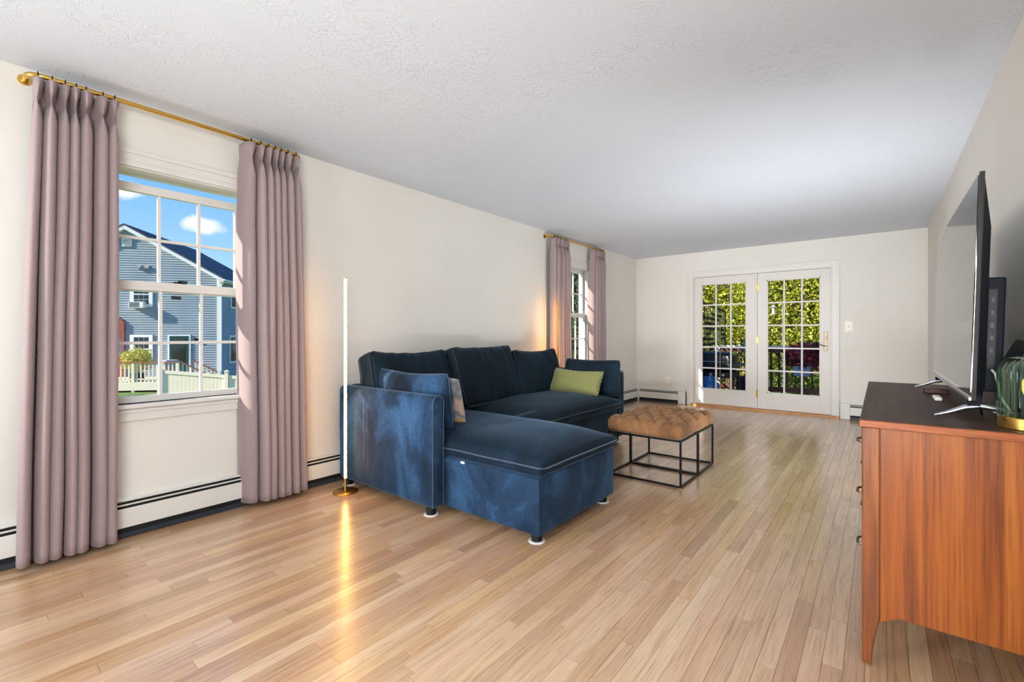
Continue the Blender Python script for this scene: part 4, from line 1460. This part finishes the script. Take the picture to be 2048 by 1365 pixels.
# foliage
def leaves(cx, cy, z0, z1, rx, ry, n, size, seed, shell=0.55, shape='egg', aspect=0.5):
    rs = np.random.RandomState(seed)
    P_ = []
    d = rs.normal(size=(n, 3))
    d /= np.linalg.norm(d, axis=1)[:, None]
    rad = shell + (1 - shell) * rs.rand(n) ** 0.7
    zc, rz = (z0 + z1) / 2, (z1 - z0) / 2
    lump = 1 + 0.16 * np.sin(3.1 * d[:, 0] * 2 + seed) * np.cos(4.3 * d[:, 2] * 2 + seed * 2) + 0.08 * np.sin(9 * d[:, 1] + seed)
    pos = d * (rad * lump)[:, None]
    if shape == 'cone':
        h = rs.rand(n)
        ang = rs.rand(n) * 2 * PI
        rr = np.sqrt(rs.rand(n)) * 0.35 + 0.65
        rr = rr * (1 - h ** 1.6) ** 0.7 * (1 + 0.08 * np.sin(ang * 5 + h * 22))
        pos = np.stack([rr * np.cos(ang), rr * np.sin(ang), h * 2 - 1], 1)
    pos = pos * np.array([rx, ry, rz]) + np.array([cx, cy, zc])
    a = rs.normal(size=(n, 3))
    a /= np.linalg.norm(a, axis=1)[:, None]
    b_ = np.cross(a, rs.normal(size=(n, 3)))
    b_ /= np.linalg.norm(b_, axis=1)[:, None]
    s = size * (0.6 + 0.8 * rs.rand(n))[:, None]
    c = np.cross(a, b_)
    q0 = pos - a * s
    q1 = pos + b_ * s * aspect + c * s * 0.10
    q2 = pos + a * s
    q3 = pos - b_ * s * aspect + c * s * 0.10
    V = np.stack([q0, q1, q2, q3], 1).reshape(-1, 3)
    g = G()
    g.v = [tuple(p) for p in V.tolist()]
    g.f = [(4 * i, 4 * i + 1, 4 * i + 2, 4 * i + 3) for i in range(n)]
    return g

def tree(name, label, x, y, zg, z0, z1, rx, ry, n, size, mat, seed, cat='tree', group=None, shape='egg', shell=0.45, branches=6):
    t = thing(name, label, cat, (x, y, zg), group)
    tr_ = G()
    rg = random.Random(seed)
    tr_.tube([(x, y, zg), (x + 0.04, y, (zg + z0) / 2), (x, y + 0.05, (z0 + z1) / 2), (x, y, z1 - 0.2 * (z1 - z0))], [0.030 * (z1 - zg), 0.024 * (z1 - zg), 0.014 * (z1 - zg), 0.004 * (z1 - zg)], 8)
    tr_.obj('trunk', 'bark', t, smooth=True)
    for k in range(branches):
        a = rg.uniform(0, 2 * PI)
        zb = z0 + (z1 - z0) * rg.uniform(0.05, 0.6)
        e = (x + rx * 0.8 * math.cos(a), y + ry * 0.8 * math.sin(a), zb + (z1 - z0) * rg.uniform(0.1, 0.3))
        mid = ((x + e[0]) / 2, (y + e[1]) / 2, zb + 0.05 * (z1 - z0))
        G().tube([(x, y, zb), mid, e], [0.010 * (z1 - zg), 0.007 * (z1 - zg), 0.002 * (z1 - zg)], 6).obj('branch', 'bark', t, smooth=True)
    leaves(x, y, z0, z1, rx, ry, n, size, seed, shell, shape).obj('foliage', mat, t, kind='stuff')
    return t

gt = 'trees beyond the deck'
tree('autumn_tree', 'yellow-leaved tree beyond the deck, behind the slatted screen', -5.6, 15.2, -2.2, -1.0, 5.6, 2.3, 1.7, 40000, 0.042, 'leaf_yellow', 31, group=gt)
tree('autumn_tree', 'pale yellow-green tree seen through the fixed door panel', -3.4, 14.6, -2.2, -1.2, 5.2, 2.1, 1.6, 42000, 0.038, 'leaf_yellow', 32, group=gt)
tree('autumn_tree', 'yellow-green tree seen through the hinged door panel', -1.5, 14.0, -2.2, -0.4, 5.0, 1.9, 1.5, 42000, 0.036, 'leaf_yellow', 33, group=gt)
tree('leafy_tree', 'green tree at the right edge of the patio door view', 0.7, 14.2, -2.2, -1.5, 5.2, 2.0, 1.6, 42000, 0.036, 'leaf_yellow', 34, group=gt)
tree('leafy_tree', 'dark green bushy tree far behind the deck, at its middle', -2.4, 18.5, -2.2, -2.0, 6.0, 4.2, 1.8, 16000, 0.11, 'leaf_green', 35, group=gt)
tree('leafy_tree', 'dark green bushy tree far behind the deck, at its left', -7.4, 18.0, -2.2, -2.0, 6.4, 3.6, 2.0, 14000, 0.11, 'leaf_green', 36, group=gt)
tree('leafy_shrub', 'low green shrub below the deck railing, behind the burgundy plant', -1.0, 13.3, -2.2, -2.1, 0.95, 2.0, 0.9, 22000, 0.034, 'leaf_green', 37, cat='shrub')
tree('tall_hedge', 'tall dense hedge closing the garden behind all the trees', -3.0, 22.5, -2.2, -2.2, 7.5, 10.5, 1.2, 26000, 0.15, 'leaf_green', 38, cat='hedge', shell=0.1)
ge = 'evergreens outside the far window'
tree('evergreen_tree', 'columnar evergreen outside the far window, nearest the glass', -6.3, 10.7, -2.2, -2.1, 4.6, 0.95, 0.95, 9000, 0.075, 'leaf_dark', 41, group=ge, shape='cone')
tree('evergreen_tree', 'columnar evergreen further off, outside the far window', -9.3, 13.4, -2.2, -2.1, 5.6, 1.2, 1.2, 8000, 0.09, 'leaf_dark', 42, group=ge, shape='cone')

tree('evergreen_tree', 'columnar evergreen at the right edge of the far window view', -6.9, 12.7, -2.2, -2.1, 5.2, 1.15, 1.15, 9000, 0.08, 'leaf_dark', 43, group=ge, shape='cone')

# ------------------------------------------------------------------ own deck with grill, screen and planter
DZD = -0.12
DK = thing('wooden_deck', 'reddish wooden deck outside the patio doors', 'deck', (-1.6, 8.95, -2.2))
yb_ = YF + WT + 0.06
k = 0
while yb_ < 10.30:
    G().box(-4.3, 1.3, yb_ + 0.003, yb_ + 0.137, DZD - 0.03, DZD).obj('deck_board', 'redwood', DK)
    yb_ += 0.14
G().box(-4.3, 1.3, 10.31, 10.345, DZD - 0.22, DZD).obj('fascia', 'redwood', DK)
for (px_, py_) in ((-4.2, 10.2), (-1.6, 10.2), (1.2, 10.2), (-4.2, 7.9), (1.2, 7.9)):
    G().box(px_ - 0.05, px_ + 0.05, py_ - 0.05, py_ + 0.05, -2.2, DZD - 0.03).obj('support_post', 'redwood', DK)
RL = thing('deck_railing', 'dark stained deck railing with a pale cap outside the doors', 'railing', (-1.2, 10.22, DZD))
G().box(-2.66, 1.3, 10.14, 10.30, 0.855, 0.895).obj('rail_cap', 'railpale', RL, bevel=0.006)
G().box(-2.66, 1.3, 10.19, 10.23, 0.765, 0.850).obj('top_rail', 'redwood', RL)
G().box(-2.66, 1.3, 10.19, 10.23, 0.00, 0.09).obj('bottom_rail', 'redwood', RL)
xx = -2.60
while xx < 1.25:
    G().box(xx - 0.018, xx + 0.018, 10.192, 10.228, 0.09, 0.765).obj('baluster', 'redwood', RL)
    xx += 0.135
for xx in (-2.64, -1.98, 1.25):
    G().box(xx - 0.05, xx + 0.05, 10.155, 10.255, DZD, 0.855).obj('post', 'railpale', RL)
# stair railing leaving the deck towards the garden
SR = thing('stair_railing', 'sunlit stair railing sloping down from the deck to the garden', 'railing', (-2.0, 11.2, -1.0))
for k in range(10):
    yy = 10.42 + 0.14 * k
    zz = 0.86 - 0.085 * (k + 1)
    G().box(-2.018, -1.982, yy - 0.018, yy + 0.018, zz - 0.75, zz - 0.02).obj('baluster', 'railpale', SR)
G().bar((-2.0, 10.31, 0.86), (-2.0, 11.85, -0.02), 0.13, 0.04).obj('rail_cap', 'railpale', SR)
G().bar((-2.0, 10.31, 0.07), (-2.0, 11.85, -0.81), 0.04, 0.07).obj('bottom_rail', 'railpale', SR)
G().box(-2.05, -1.95, 11.85, 11.95, -2.2, 0.05).obj('post', 'railpale', SR)
# patterned privacy screen
PS = thing('privacy_screen', 'backlit slatted privacy screen with an irregular block pattern behind the grill', 'screen', (-2.75, 10.2, DZD))
pa, pb = Vector((-2.52, 8.62, 0)), Vector((-3.02, 12.3, 0))
pd = (pb - pa).normalized()
pl = (pb - pa).length
pn = Vector((-pd.y, pd.x, 0))
fr_ = G()
for z in (0.0, 1.70):
    fr_.bar(pa + Vector((0, 0, z)), pb + Vector((0, 0, z)), 0.03, 0.05)
for e in (pa, pb):
    fr_.bar(e + Vector((0, 0, DZD)), e + Vector((0, 0, 1.72)), 0.04, 0.04, (1, 0, 0))
fr_.obj('screen_frame', 'lattice', PS)
rs_ = random.Random(5)
dist = 0.16
while dist < pl - 0.04:
    p = pa + pd * dist
    G().bar(p + Vector((0, 0, 0.02)), p + Vector((0, 0, 1.68)), 0.030, 0.012, tuple(pn)).obj('slat', 'lattice', PS)
    dist += 0.27
for k in range(78):
    d0 = 0.27 * rs_.randint(0, 11) + 0.05
    z = 0.08 + 0.105 * rs_.randint(0, 14)
    L = rs_.choice([0.54, 0.81, 1.08])
    p = pa + pd * d0 + pn * 0.014
    G().bar(p + Vector((0, 0, z)), p + pd * min(L, pl - d0) + Vector((0, 0, z)), 0.012, 0.052).obj('block', 'lattice', PS)
# barbecue grill
BX, BY = -2.23, 8.28
BG = thing('barbecue_grill', 'large black barbecue grill on the deck', 'grill', (BX, BY, DZD))
q = G()
q.rbox((BX - 0.05, BY, 0.66), (0.42, 0.26, 0.165), 0.07, (6, 4, 3))
hd = q.obj('hood', 'navy', BG, smooth=True, sharp=0)
G().tube([(BX - 0.36, BY - 0.262, 0.665), (BX - 0.36, BY - 0.295, 0.665), (BX + 0.27, BY - 0.295, 0.665), (BX + 0.27, BY - 0.262, 0.665)], 0.010, 8).obj('hood_handle', 'silver', hd)
G().box(BX - 0.47, BX + 0.37, BY - 0.25, BY + 0.25, 0.40, 0.50).obj('firebox', 'black', BG, bevel=0.01)
G().box(BX + 0.375, BX + 0.60, BY - 0.22, BY + 0.22, 0.60, 0.635).obj('side_shelf', 'slate', BG, bevel=0.006)
for k in range(4):
    G().cyl((BX - 0.33 + 0.19 * k, BY - 0.285, 0.45), (BX - 0.33 + 0.19 * k, BY - 0.25, 0.45), 0.022, n=14).obj('knob', 'silver', BG)
for sx in (-0.45, 0.35):
    for sy in (-0.22, 0.22):
        G().box(BX + sx - 0.02, BX + sx + 0.02, BY + sy - 0.02, BY + sy + 0.02, DZD, 0.40).obj('leg', 'black', BG)
G().box(BX - 0.45, BX + 0.35, BY - 0.22, BY + 0.22, DZD + 0.08, DZD + 0.11).obj('bottom_shelf', 'black', BG)
# propane tank
TX, TY = -2.165, 7.89
PT = thing('propane_tank', 'round blue propane tank standing on the deck by the glass', 'tank', (TX, TY, DZD))
G().lathe([(0.0001, DZD + 0.03), (0.11, DZD + 0.03), (0.145, DZD + 0.06), (0.155, DZD + 0.12), (0.155, 0.26), (0.140, 0.32), (0.08, 0.355), (0.0001, 0.36)], TX, TY, 36).obj('body', 'tankblue', PT, smooth=True, sharp=0)
G().lathe([(0.10, DZD), (0.105, DZD), (0.105, DZD + 0.045), (0.10, DZD + 0.045), (0.10, DZD)], TX, TY, 30).obj('foot_ring', 'tankblue', PT, smooth=True)
G().lathe([(0.085, 0.345), (0.088, 0.345), (0.088, 0.43), (0.085, 0.43), (0.085, 0.345)], TX, TY, 30).obj('collar', 'tankblue', PT, smooth=True)
G().cyl((TX, TY, 0.35), (TX, TY, 0.42), 0.022, n=14).obj('valve', 'brass', PT)
# bamboo stakes leaning in front of the grill
for k, (sx, dx, lb) in enumerate(((-2.045, -0.02, 'tan bamboo stake leaning in front of the grill, the left one'), (-1.985, 0.02, 'tan bamboo stake leaning in front of the grill, the right one'))):
    q = G()
    q.tube([(sx + dx, 7.78, DZD), (sx, 7.80, 0.45), (sx - dx * 0.3, 7.82, 1.05), (sx - 0.01, 7.84, 1.38)], [0.007, 0.0075, 0.007, 0.005], 8)
    tag(q.obj('bamboo_stake', 'bamboo', smooth=True), lb, 'stake', 'bamboo stakes')
# spiky potted plant beyond the grill
YP = thing('potted_yucca', 'teal spiky yucca in a pot beyond the grill', 'plant', (-1.95, 9.55, DZD))
G().lathe([(0.0001, DZD), (0.13, DZD), (0.18, 0.30), (0.19, 0.32), (0.17, 0.32), (0.16, 0.28), (0.0001, 0.28)], -1.95, 9.55, 28).obj('pot', 'slate', YP, smooth=True, sharp=40)
ry_ = random.Random(3)
G().tube([(-1.95, 9.55, 0.28), (-1.95, 9.55, 0.75)], 0.035, 10).obj('stem', 'bark', YP, smooth=True)
for k in range(44):
    a = ry_.uniform(0, 2 * PI)
    el = ry_.uniform(-0.35, 1.35)
    L = ry_.uniform(0.34, 0.55)
    dh = Vector((math.cos(a) * math.cos(el), math.sin(a) * math.cos(el), math.sin(el)))
    sd = Vector((-math.sin(a), math.cos(a), 0))
    b0 = Vector((-1.95, 9.55, 0.72))
    m0 = b0 + dh * L * 0.55
    e0 = b0 + dh * L + Vector((0, 0, -0.05))
    q = G()
    q.add([b0 - sd * 0.012, b0 + sd * 0.012, m0 - sd * 0.020, m0 + sd * 0.020, e0], [(0, 1, 3, 2), (2, 3, 4)])
    q.obj('leaf', 'leaf_teal', YP)
# burgundy plant in a hanging planter box
PX, PY = -1.12, 10.05
HP = thing('planter', 'blue-grey rail planter with burgundy foliage hanging on the deck railing', 'plant', (PX, PY, 0.34))
q = G()
q.prism([(PX - 0.12, PY - 0.09, 0.34), (PX + 0.12, PY - 0.09, 0.34), (PX + 0.15, PY - 0.09, 0.53), (PX - 0.15, PY - 0.09, 0.53)], (0, 0.18, 0))
q.obj('pot', 'potblue', HP, bevel=0.01)
for sx in (-0.1, 0.1):
    G().box(PX + sx - 0.012, PX + sx + 0.012, PY + 0.088, PY + 0.14, 0.50, 0.86).obj('hook', 'black', HP)
leaves(PX + 0.10, PY - 0.03, 0.46, 0.98, 0.48, 0.16, 900, 0.050, 61, 0.2, aspect=0.7).obj('foliage', 'leaf_red', HP, kind='stuff')
# bird feeder on a pale pole in the garden
FX, FY = -1.72, 12.0
BF = thing('bird_feeder_pole', 'pale bird feeder pole standing in the garden behind the railing', 'pole', (FX, FY, -2.2))
q = G()
q.tube([(FX, FY, -2.2), (FX, FY, 1.78), (FX - 0.02, FY, 1.84), (FX - 0.10, FY, 1.87), (FX - 0.17, FY, 1.84), (FX - 0.18, FY, 1.80)], 0.007, 8)
q.obj('pole', 'tarp', BF, smooth=True)
G().lathe([(0.0001, 1.58), (0.06, 1.58), (0.035, 1.61), (0.035, 1.73), (0.065, 1.745), (0.0001, 1.80)], FX - 0.18, FY, 16).obj('feeder', 'tarp', BF, smooth=True)

# ------------------------------------------------------------------ neighbour's house, seen through the near window
HO = Vector((-38.42, 7.68, 0))
HW = Vector((0.6553, 0.7554, 0))
HN = Vector((0.7554, -0.6553, 0))
ZG = -2.2
def hp(u, n, z):
    return HO + HW * u + HN * n + Vector((0, 0, z))
def hbox(g, u0, u1, n0, n1, z0, z1):
    return g.obox(hp((u0 + u1) / 2, (n0 + n1) / 2, (z0 + z1) / 2), HW * (u1 - u0) / 2, HN * (n1 - n0) / 2, Vector((0, 0, (z1 - z0) / 2)))
HS = thing('neighbour_house', "neighbour's grey-blue clapboard house with a white-trimmed gable", 'house', tuple(hp(0, -4, ZG)))
UE, ZE, ZP = 5.56, 5.02, 8.22                                 # wall half width, wall top at the eave, wall top at the ridge
def ztop(u):
    return ZP - (ZP - ZE) * abs(u) / UE
DEP = 9.0
q = G()
q.prism([hp(-UE, -0.02, ZG), hp(UE, -0.02, ZG), hp(UE, -0.02, ZE), hp(0, -0.02, ZP), hp(-UE, -0.02, ZE)], -HN * DEP)
q.obj('wall', 'siding', HS)
# clapboards: wedge-shaped courses clipped to the gable
cl = G()
z = ZG + 0.3
ex = 0.155
while z < ZP - 0.1:
    zb2 = min(z + ex, ZP)
    um = UE if zb2 <= ZE else UE * (ZP - zb2) / (ZP - ZE)
    if um > 0.05:
        a0, a1 = hp(-um, 0.036, z), hp(um, 0.036, z)
        b0, b1 = hp(-um, 0.002, zb2), hp(um, 0.002, zb2)
        c0, c1 = hp(-um, -0.02, z), hp(um, -0.02, z)
        cl.add([a0, a1, b1, b0, c0, c1], [(0, 1, 2, 3), (4, 5, 1, 0)])
    z += ex
cl.obj('siding', 'siding', HS, kind='stuff')
cl = G()
z = ZG + 0.3
while z < ZE - 0.02:
    zb2 = min(z + ex, ZE)
    off = HW * (UE)
    a0, a1 = hp(UE + 0.036, 0, z), hp(UE + 0.036, -DEP, z)
    b0, b1 = hp(UE + 0.002, 0, zb2), hp(UE + 0.002, -DEP, zb2)
    c0, c1 = hp(UE - 0.01, 0, z), hp(UE - 0.01, -DEP, z)
    cl.add([a0, a1, b1, b0, c0, c1], [(0, 1, 2, 3), (4, 5, 1, 0)])
    z += ex
cl.obj('siding', 'siding', HS, kind='stuff')
# roof slopes with overhang
sl_ = (ZP - ZE) / UE
OVE = 0.32
for s in (-1, 1):
    q = G()
    q.prism([hp(0, 0.30, ZP + 0.14), hp(s * (UE + OVE), 0.30, ZE - sl_ * OVE + 0.14), hp(s * (UE + OVE), 0.30, ZE - sl_ * OVE + 0.04), hp(0, 0.30, ZP + 0.04)], -HN * (DEP + 0.5))
    q.obj('roof_slope', 'shingle', HS)
    q = G()
    q.prism([hp(0, 0.28, ZP + 0.04), hp(s * (UE + OVE), 0.28, ZE - sl_ * OVE + 0.04), hp(s * (UE + OVE), 0.28, ZE - sl_ * OVE - 0.20), hp(0, 0.28, ZP - 0.22)], -HN * 0.26)
    q.obj('rake_board', 'extwhite', HS)
q = G()
hbox(q, UE - 0.02, UE + OVE, -DEP, 0.28, ZE - 0.34, ZE - 0.14)
q.obj('soffit', 'cream', HS)
q = G()
q.tube([hp(UE + OVE + 0.05, 0.30, ZE - 0.20), hp(UE + OVE + 0.05, -DEP, ZE - 0.20)], 0.07, 8)
q.obj('gutter', 'extwhite', HS)
q = G()
q.tube([hp(UE + OVE, 0.16, ZE - 0.28), hp(UE + 0.20, 0.10, ZE - 0.48), hp(UE + 0.12, 0.05, ZE - 0.60), hp(UE + 0.12, 0.05, ZG + 0.2)], 0.045, 8)
q.obj('downspout', 'extwhite', HS)
q = G()
hbox(q, UE - 0.15, UE + 0.08, -0.15, 0.08, ZG, ZE - 0.05)
q.obj('corner_board', 'extwhite', HS)
# gable vent
q = G()
hbox(q, -0.22, 0.34, 0.0, 0.09, 6.90, 7.44)
v = q.obj('gable_vent', 'extwhite', HS)
for k in range(6):
    q = G()
    q.bar(hp(-0.13, 0.10, 7.00 + 0.065 * k), hp(0.25, 0.10, 7.00 + 0.065 * k), 0.05, 0.012, tuple(HN + Vector((0, 0, 1.0))))
    q.obj('louvre', 'tarp', v)
for u in (0.77, 1.25):
    q = G()
    q.prism([hp(u - 0.11, 0.02, 5.48), hp(u - 0.11, 0.02, 5.68), hp(u - 0.11, 0.18, 5.62), hp(u - 0.11, 0.18, 5.50)], HW * 0.24)
    q.obj('exhaust_hood', 'tarp', HS)
def hwin(u0, u1, z0, z1, tr=0.13):
    q = G()
    hbox(q, u0, u1, 0.0, 0.085, z0, z1)
    w = q.obj('window', 'extwhite', HS)
    nx = 3
    zc = (z0 + z1) / 2
    for (za, zb) in ((z0 + tr + 0.03, zc - 0.03), (zc + 0.03, z1 - tr - 0.03)):
        for k in range(nx):
            for j in range(2):
                a = u0 + tr + 0.09 + (u1 - u0 - 2 * tr - 0.18) * k / nx + 0.012
                b2 = u0 + tr + 0.09 + (u1 - u0 - 2 * tr - 0.18) * (k + 1) / nx - 0.012
                c = za + (zb - za) * j / 2 + 0.012
                d = za + (zb - za) * (j + 1) / 2 - 0.012
                q = G()
                hbox(q, a, b2, 0.080, 0.090, c, d)
                q.obj('pane', 'extglass', w)
    return w
hwin(0.24, 1.56, 2.98, 4.60)
hwin(0.24, 1.56, -0.75, 1.14)
hwin(-4.2, -2.9, -0.75, 1.14)
hwin(-4.2, -2.9, 2.98, 4.60)
# back door
q = G()
hbox(q, 2.45, 3.81, 0.0, 0.085, -1.45, 1.14)
dd = q.obj('door', 'extwhite', HS)
q = G()
hbox(q, 2.56, 3.70, 0.07, 0.10, -1.40, 1.05)
q.obj('door_slab', 'doorgreen', dd)
q = G()
hbox(q, 2.76, 3.50, 0.09, 0.11, -0.70, 0.90)
q.obj('door_glass', 'extglass', dd)
q = G()
hbox(q, 4.06, 4.22, 0.02, 0.16, 0.72, 0.86)
q.cyl(hp(4.14, 0.10, 0.86), hp(4.14, 0.10, 0.96), 0.07, 0.02, 10)
q.obj('wall_lantern', 'black', HS)
# side wall windows
for (n0, z0, z1) in ((-2.0, -0.9, 1.1), (-2.2, 3.0, 4.3)):
    q = G()
    hbox(q, UE, UE + 0.085, n0 - 0.6, n0 + 0.6, z0, z1)
    w = q.obj('window', 'extwhite', HS)
    q = G()
    hbox(q, UE + 0.08, UE + 0.095, n0 - 0.45, n0 + 0.45, z0 + 0.15, z1 - 0.15)
    q.obj('pane', 'extglass', w)
# brick chimney breast beside the deck and a roof vent
q = G()
hbox(q, -1.9, -0.05, 0.0, 0.14, ZG, 1.95)
q.prism([hp(-1.9, 0.0, 1.95), hp(-0.05, 0.0, 1.95), hp(-0.35, 0.0, 2.25), hp(-1.6, 0.0, 2.25)], HN * 0.12)
q.obj('chimney_breast', 'brick', HS)
q = G()
q.cyl(hp(4.6, -7.5, 5.4), hp(4.6, -7.5, 6.6), 0.12, n=10)
q.obj('vent_pipe', 'extwhite', HS)
# window air conditioner
AC = thing('air_conditioner', "white window air conditioner in the neighbour's upper window", 'air conditioner', tuple(hp(0.79, 0.25, 2.89)))
q = G()
hbox(q, 0.37, 1.21, 0.06, 0.46, 2.89, 3.29)
q.obj('case', 'extwhite', AC)
q = G()
hbox(q, 0.41, 0.97, 0.455, 0.47, 2.93, 3.25)
q.obj('grille', 'tarp', AC)
for k in range(5):
    q = G()
    hbox(q, 0.43, 0.95, 0.465, 0.476, 2.955 + 0.06 * k, 2.975 + 0.06 * k)
    q.obj('grille_slat', 'slate', AC)

# neighbour's deck
ND = 4.0
DKN = thing('neighbour_deck', "pale wooden deck with a cedar-capped railing behind the neighbour's house", 'deck', tuple(hp(2.0, 2.2, ZG)))
q = G()
hbox(q, -5.0, 4.95, 0.10, ND, -1.76, -1.62)
q.obj('deck_floor', 'cream', DKN)
q = G()
hbox(q, -5.0, 4.95, ND, ND + 0.04, -2.10, -1.62)
q.obj('fascia', 'cream', DKN)
q = G()
hbox(q, -5.0, 4.98, ND - 0.13, ND + 0.03, -0.52, -0.46)
q.obj('rail_cap', 'cedar', DKN)
q = G()
hbox(q, -5.0, 4.98, ND - 0.07, ND - 0.02, -1.50, -1.42)
q.obj('bottom_rail', 'cream', DKN)
u = -0.9
while u < 4.85:
    q = G()
    hbox(q, u - 0.03, u + 0.03, ND - 0.07, ND - 0.02, -1.62, -0.52)
    q.obj('baluster', 'cream', DKN)
    u += 0.205
for u in (0.2, 2.6, 4.92):
    q = G()
    hbox(q, u - 0.07, u + 0.07, ND - 0.12, ND + 0.02, ZG, -0.46)
    q.obj('post', 'cream', DKN)
# stairs rails going down to the right
NS = thing('neighbour_stair', "cedar-railed stair at the right end of the neighbour's deck", 'stairs', tuple(hp(5.6, 3.0, ZG)))
for n0 in (ND - 0.1, 2.4):
    q = G()
    q.bar(hp(5.0, n0, -0.45), hp(6.5, n0, -1.25), 0.12, 0.06)
    q.obj('rail_cap', 'cedar', NS)
    for k in range(6):
        q = G()
        uu = 5.15 + 0.22 * k
        zz = -0.5 - 0.533 * (uu - 5.0)
        hbox(q, uu - 0.025, uu + 0.025, n0 - 0.025, n0 + 0.025, max(ZG, zz - 1.0), zz)
        q.obj('baluster', 'cream', NS)
    q = G()
    hbox(q, 6.43, 6.57, n0 - 0.07, n0 + 0.07, ZG, -1.15)
    q.obj('post', 'cream', NS)
for k in range(4):
    q = G()
    hbox(q, 5.0 + 0.30 * k, 5.32 + 0.30 * k, 2.45, ND - 0.15, -1.72 - 0.14 * k, -1.67 - 0.14 * k)
    q.obj('tread', 'cedar', NS)
# closed patio umbrella
UM = thing('patio_umbrella', "closed mauve patio umbrella on the neighbour's deck", 'umbrella', tuple(hp(0.95, 2.6, -1.62)))
c = hp(0.95, 2.6, 0)
q = G()
q.lathe([(0.001, 1.42), (0.10, 1.30), (0.17, 0.95), (0.24, 0.30), (0.33, -0.20), (0.16, -0.22), (0.06, -0.10)], c.x, c.y, 40, rmod=lambda t, z: 1 + 0.12 * math.sin(8 * t))
q.obj('canopy', 'umbrella', UM, smooth=True, sharp=0)
G().cyl((c.x, c.y, -1.62), (c.x, c.y, 1.46), 0.03, n=10).obj('pole', 'bark', UM)
G().lathe([(0.001, -1.62), (0.26, -1.62), (0.26, -1.55), (0.06, -1.50), (0.05, -1.3)], c.x, c.y, 20).obj('base', 'slate', UM, smooth=True, sharp=40)
# bright shrub in front of the lower window and covered grill
c = hp(2.35, 3.1, 0)
SB = thing('lime_shrub', "bright yellow-green shrub in a tub on the neighbour's deck", 'shrub', (c.x, c.y, -1.62))
G().lathe([(0.001, -1.62), (0.34, -1.62), (0.42, -1.15), (0.001, -1.15)], c.x, c.y, 20).obj('tub', 'slate', SB, smooth=True, sharp=40)
G().tube([(c.x, c.y, -1.2), (c.x, c.y, -0.2)], [0.05, 0.02], 8).obj('stem', 'bark', SB)
leaves(c.x, c.y, -1.1, 0.38, 0.85, 0.80, 2600, 0.060, 71, 0.3).obj('foliage', 'leaf_lime', SB, kind='stuff')
c = hp(4.15, 3.2, 0)
q = G()
q.rbox((c.x, c.y, -1.00), (0.42, 0.42, 0.62), 0.16, (4, 4, 5), lambda x, y, z: (x * (1 - 0.12 * (z > 0.3)) + 0.02 * math.sin(9 * z), y + 0.02 * math.sin(11 * z + 1), z))
tag(q.obj('covered_grill', 'tarp', smooth=True, sharp=0), "grey covered grill on the neighbour's deck, beside the back door", 'grill')

# cream vinyl fence between the gardens
FN = thing('vinyl_fence', 'cream vinyl garden fence with a capped post below the near window', 'fence', tuple(hp(8.5, 10.0, ZG)))
def fz(u):
    return -0.52 - 0.100 * (u - 7.1)
fposts = [7.06, 9.92, 12.8]
for u in fposts:
    q = G()
    hbox(q, u - 0.075, u + 0.075, 9.93, 10.08, ZG, fz(u) + 0.16)
    po = q.obj('post', 'cream', FN)
    q = G()
    hbox(q, u - 0.10, u + 0.10, 9.905, 10.105, fz(u) + 0.16, fz(u) + 0.19)
    q.add([hp(u - 0.095, 9.91, fz(u) + 0.19), hp(u + 0.095, 9.91, fz(u) + 0.19), hp(u + 0.095, 10.10, fz(u) + 0.19), hp(u - 0.095, 10.10, fz(u) + 0.19), hp(u, 10.005, fz(u) + 0.25)], [(0, 1, 4), (1, 2, 4), (2, 3, 4), (3, 0, 4)])
    q.obj('post_cap', 'cream', po)
for (ua, ub) in zip(fposts, fposts[1:]):
    a, b2 = ua + 0.075, ub - 0.075
    for dz, hh_ in ((0.0, 0.15), (-1.35, 0.15)):
        q = G()
        q.prism([hp(a, 9.97, fz(a) + dz), hp(b2, 9.97, fz(b2) + dz), hp(b2, 9.97, fz(b2) + dz - hh_), hp(a, 9.97, fz(a) + dz - hh_)], HN * 0.07)
        q.obj('fence_rail', 'cream', FN)
    n = 16
    for k in range(n):
        u0 = a + (b2 - a) * k / n + 0.005
        u1 = a + (b2 - a) * (k + 1) / n - 0.005
        q = G()
        q.prism([hp(u0, 9.99, fz(u0) - 0.14), hp(u1, 9.99, fz(u1) - 0.14), hp(u1, 9.99, ZG), hp(u0, 9.99, ZG)], HN * 0.02)
        q.obj('fence_board', 'cream', FN)
tree('leafy_tree', "small tree behind the right edge of the neighbour's roof", -44.0, 28.0, ZG, 1.0, 7.4, 2.6, 2.6, 2500, 0.16, 'leaf_green', 81)
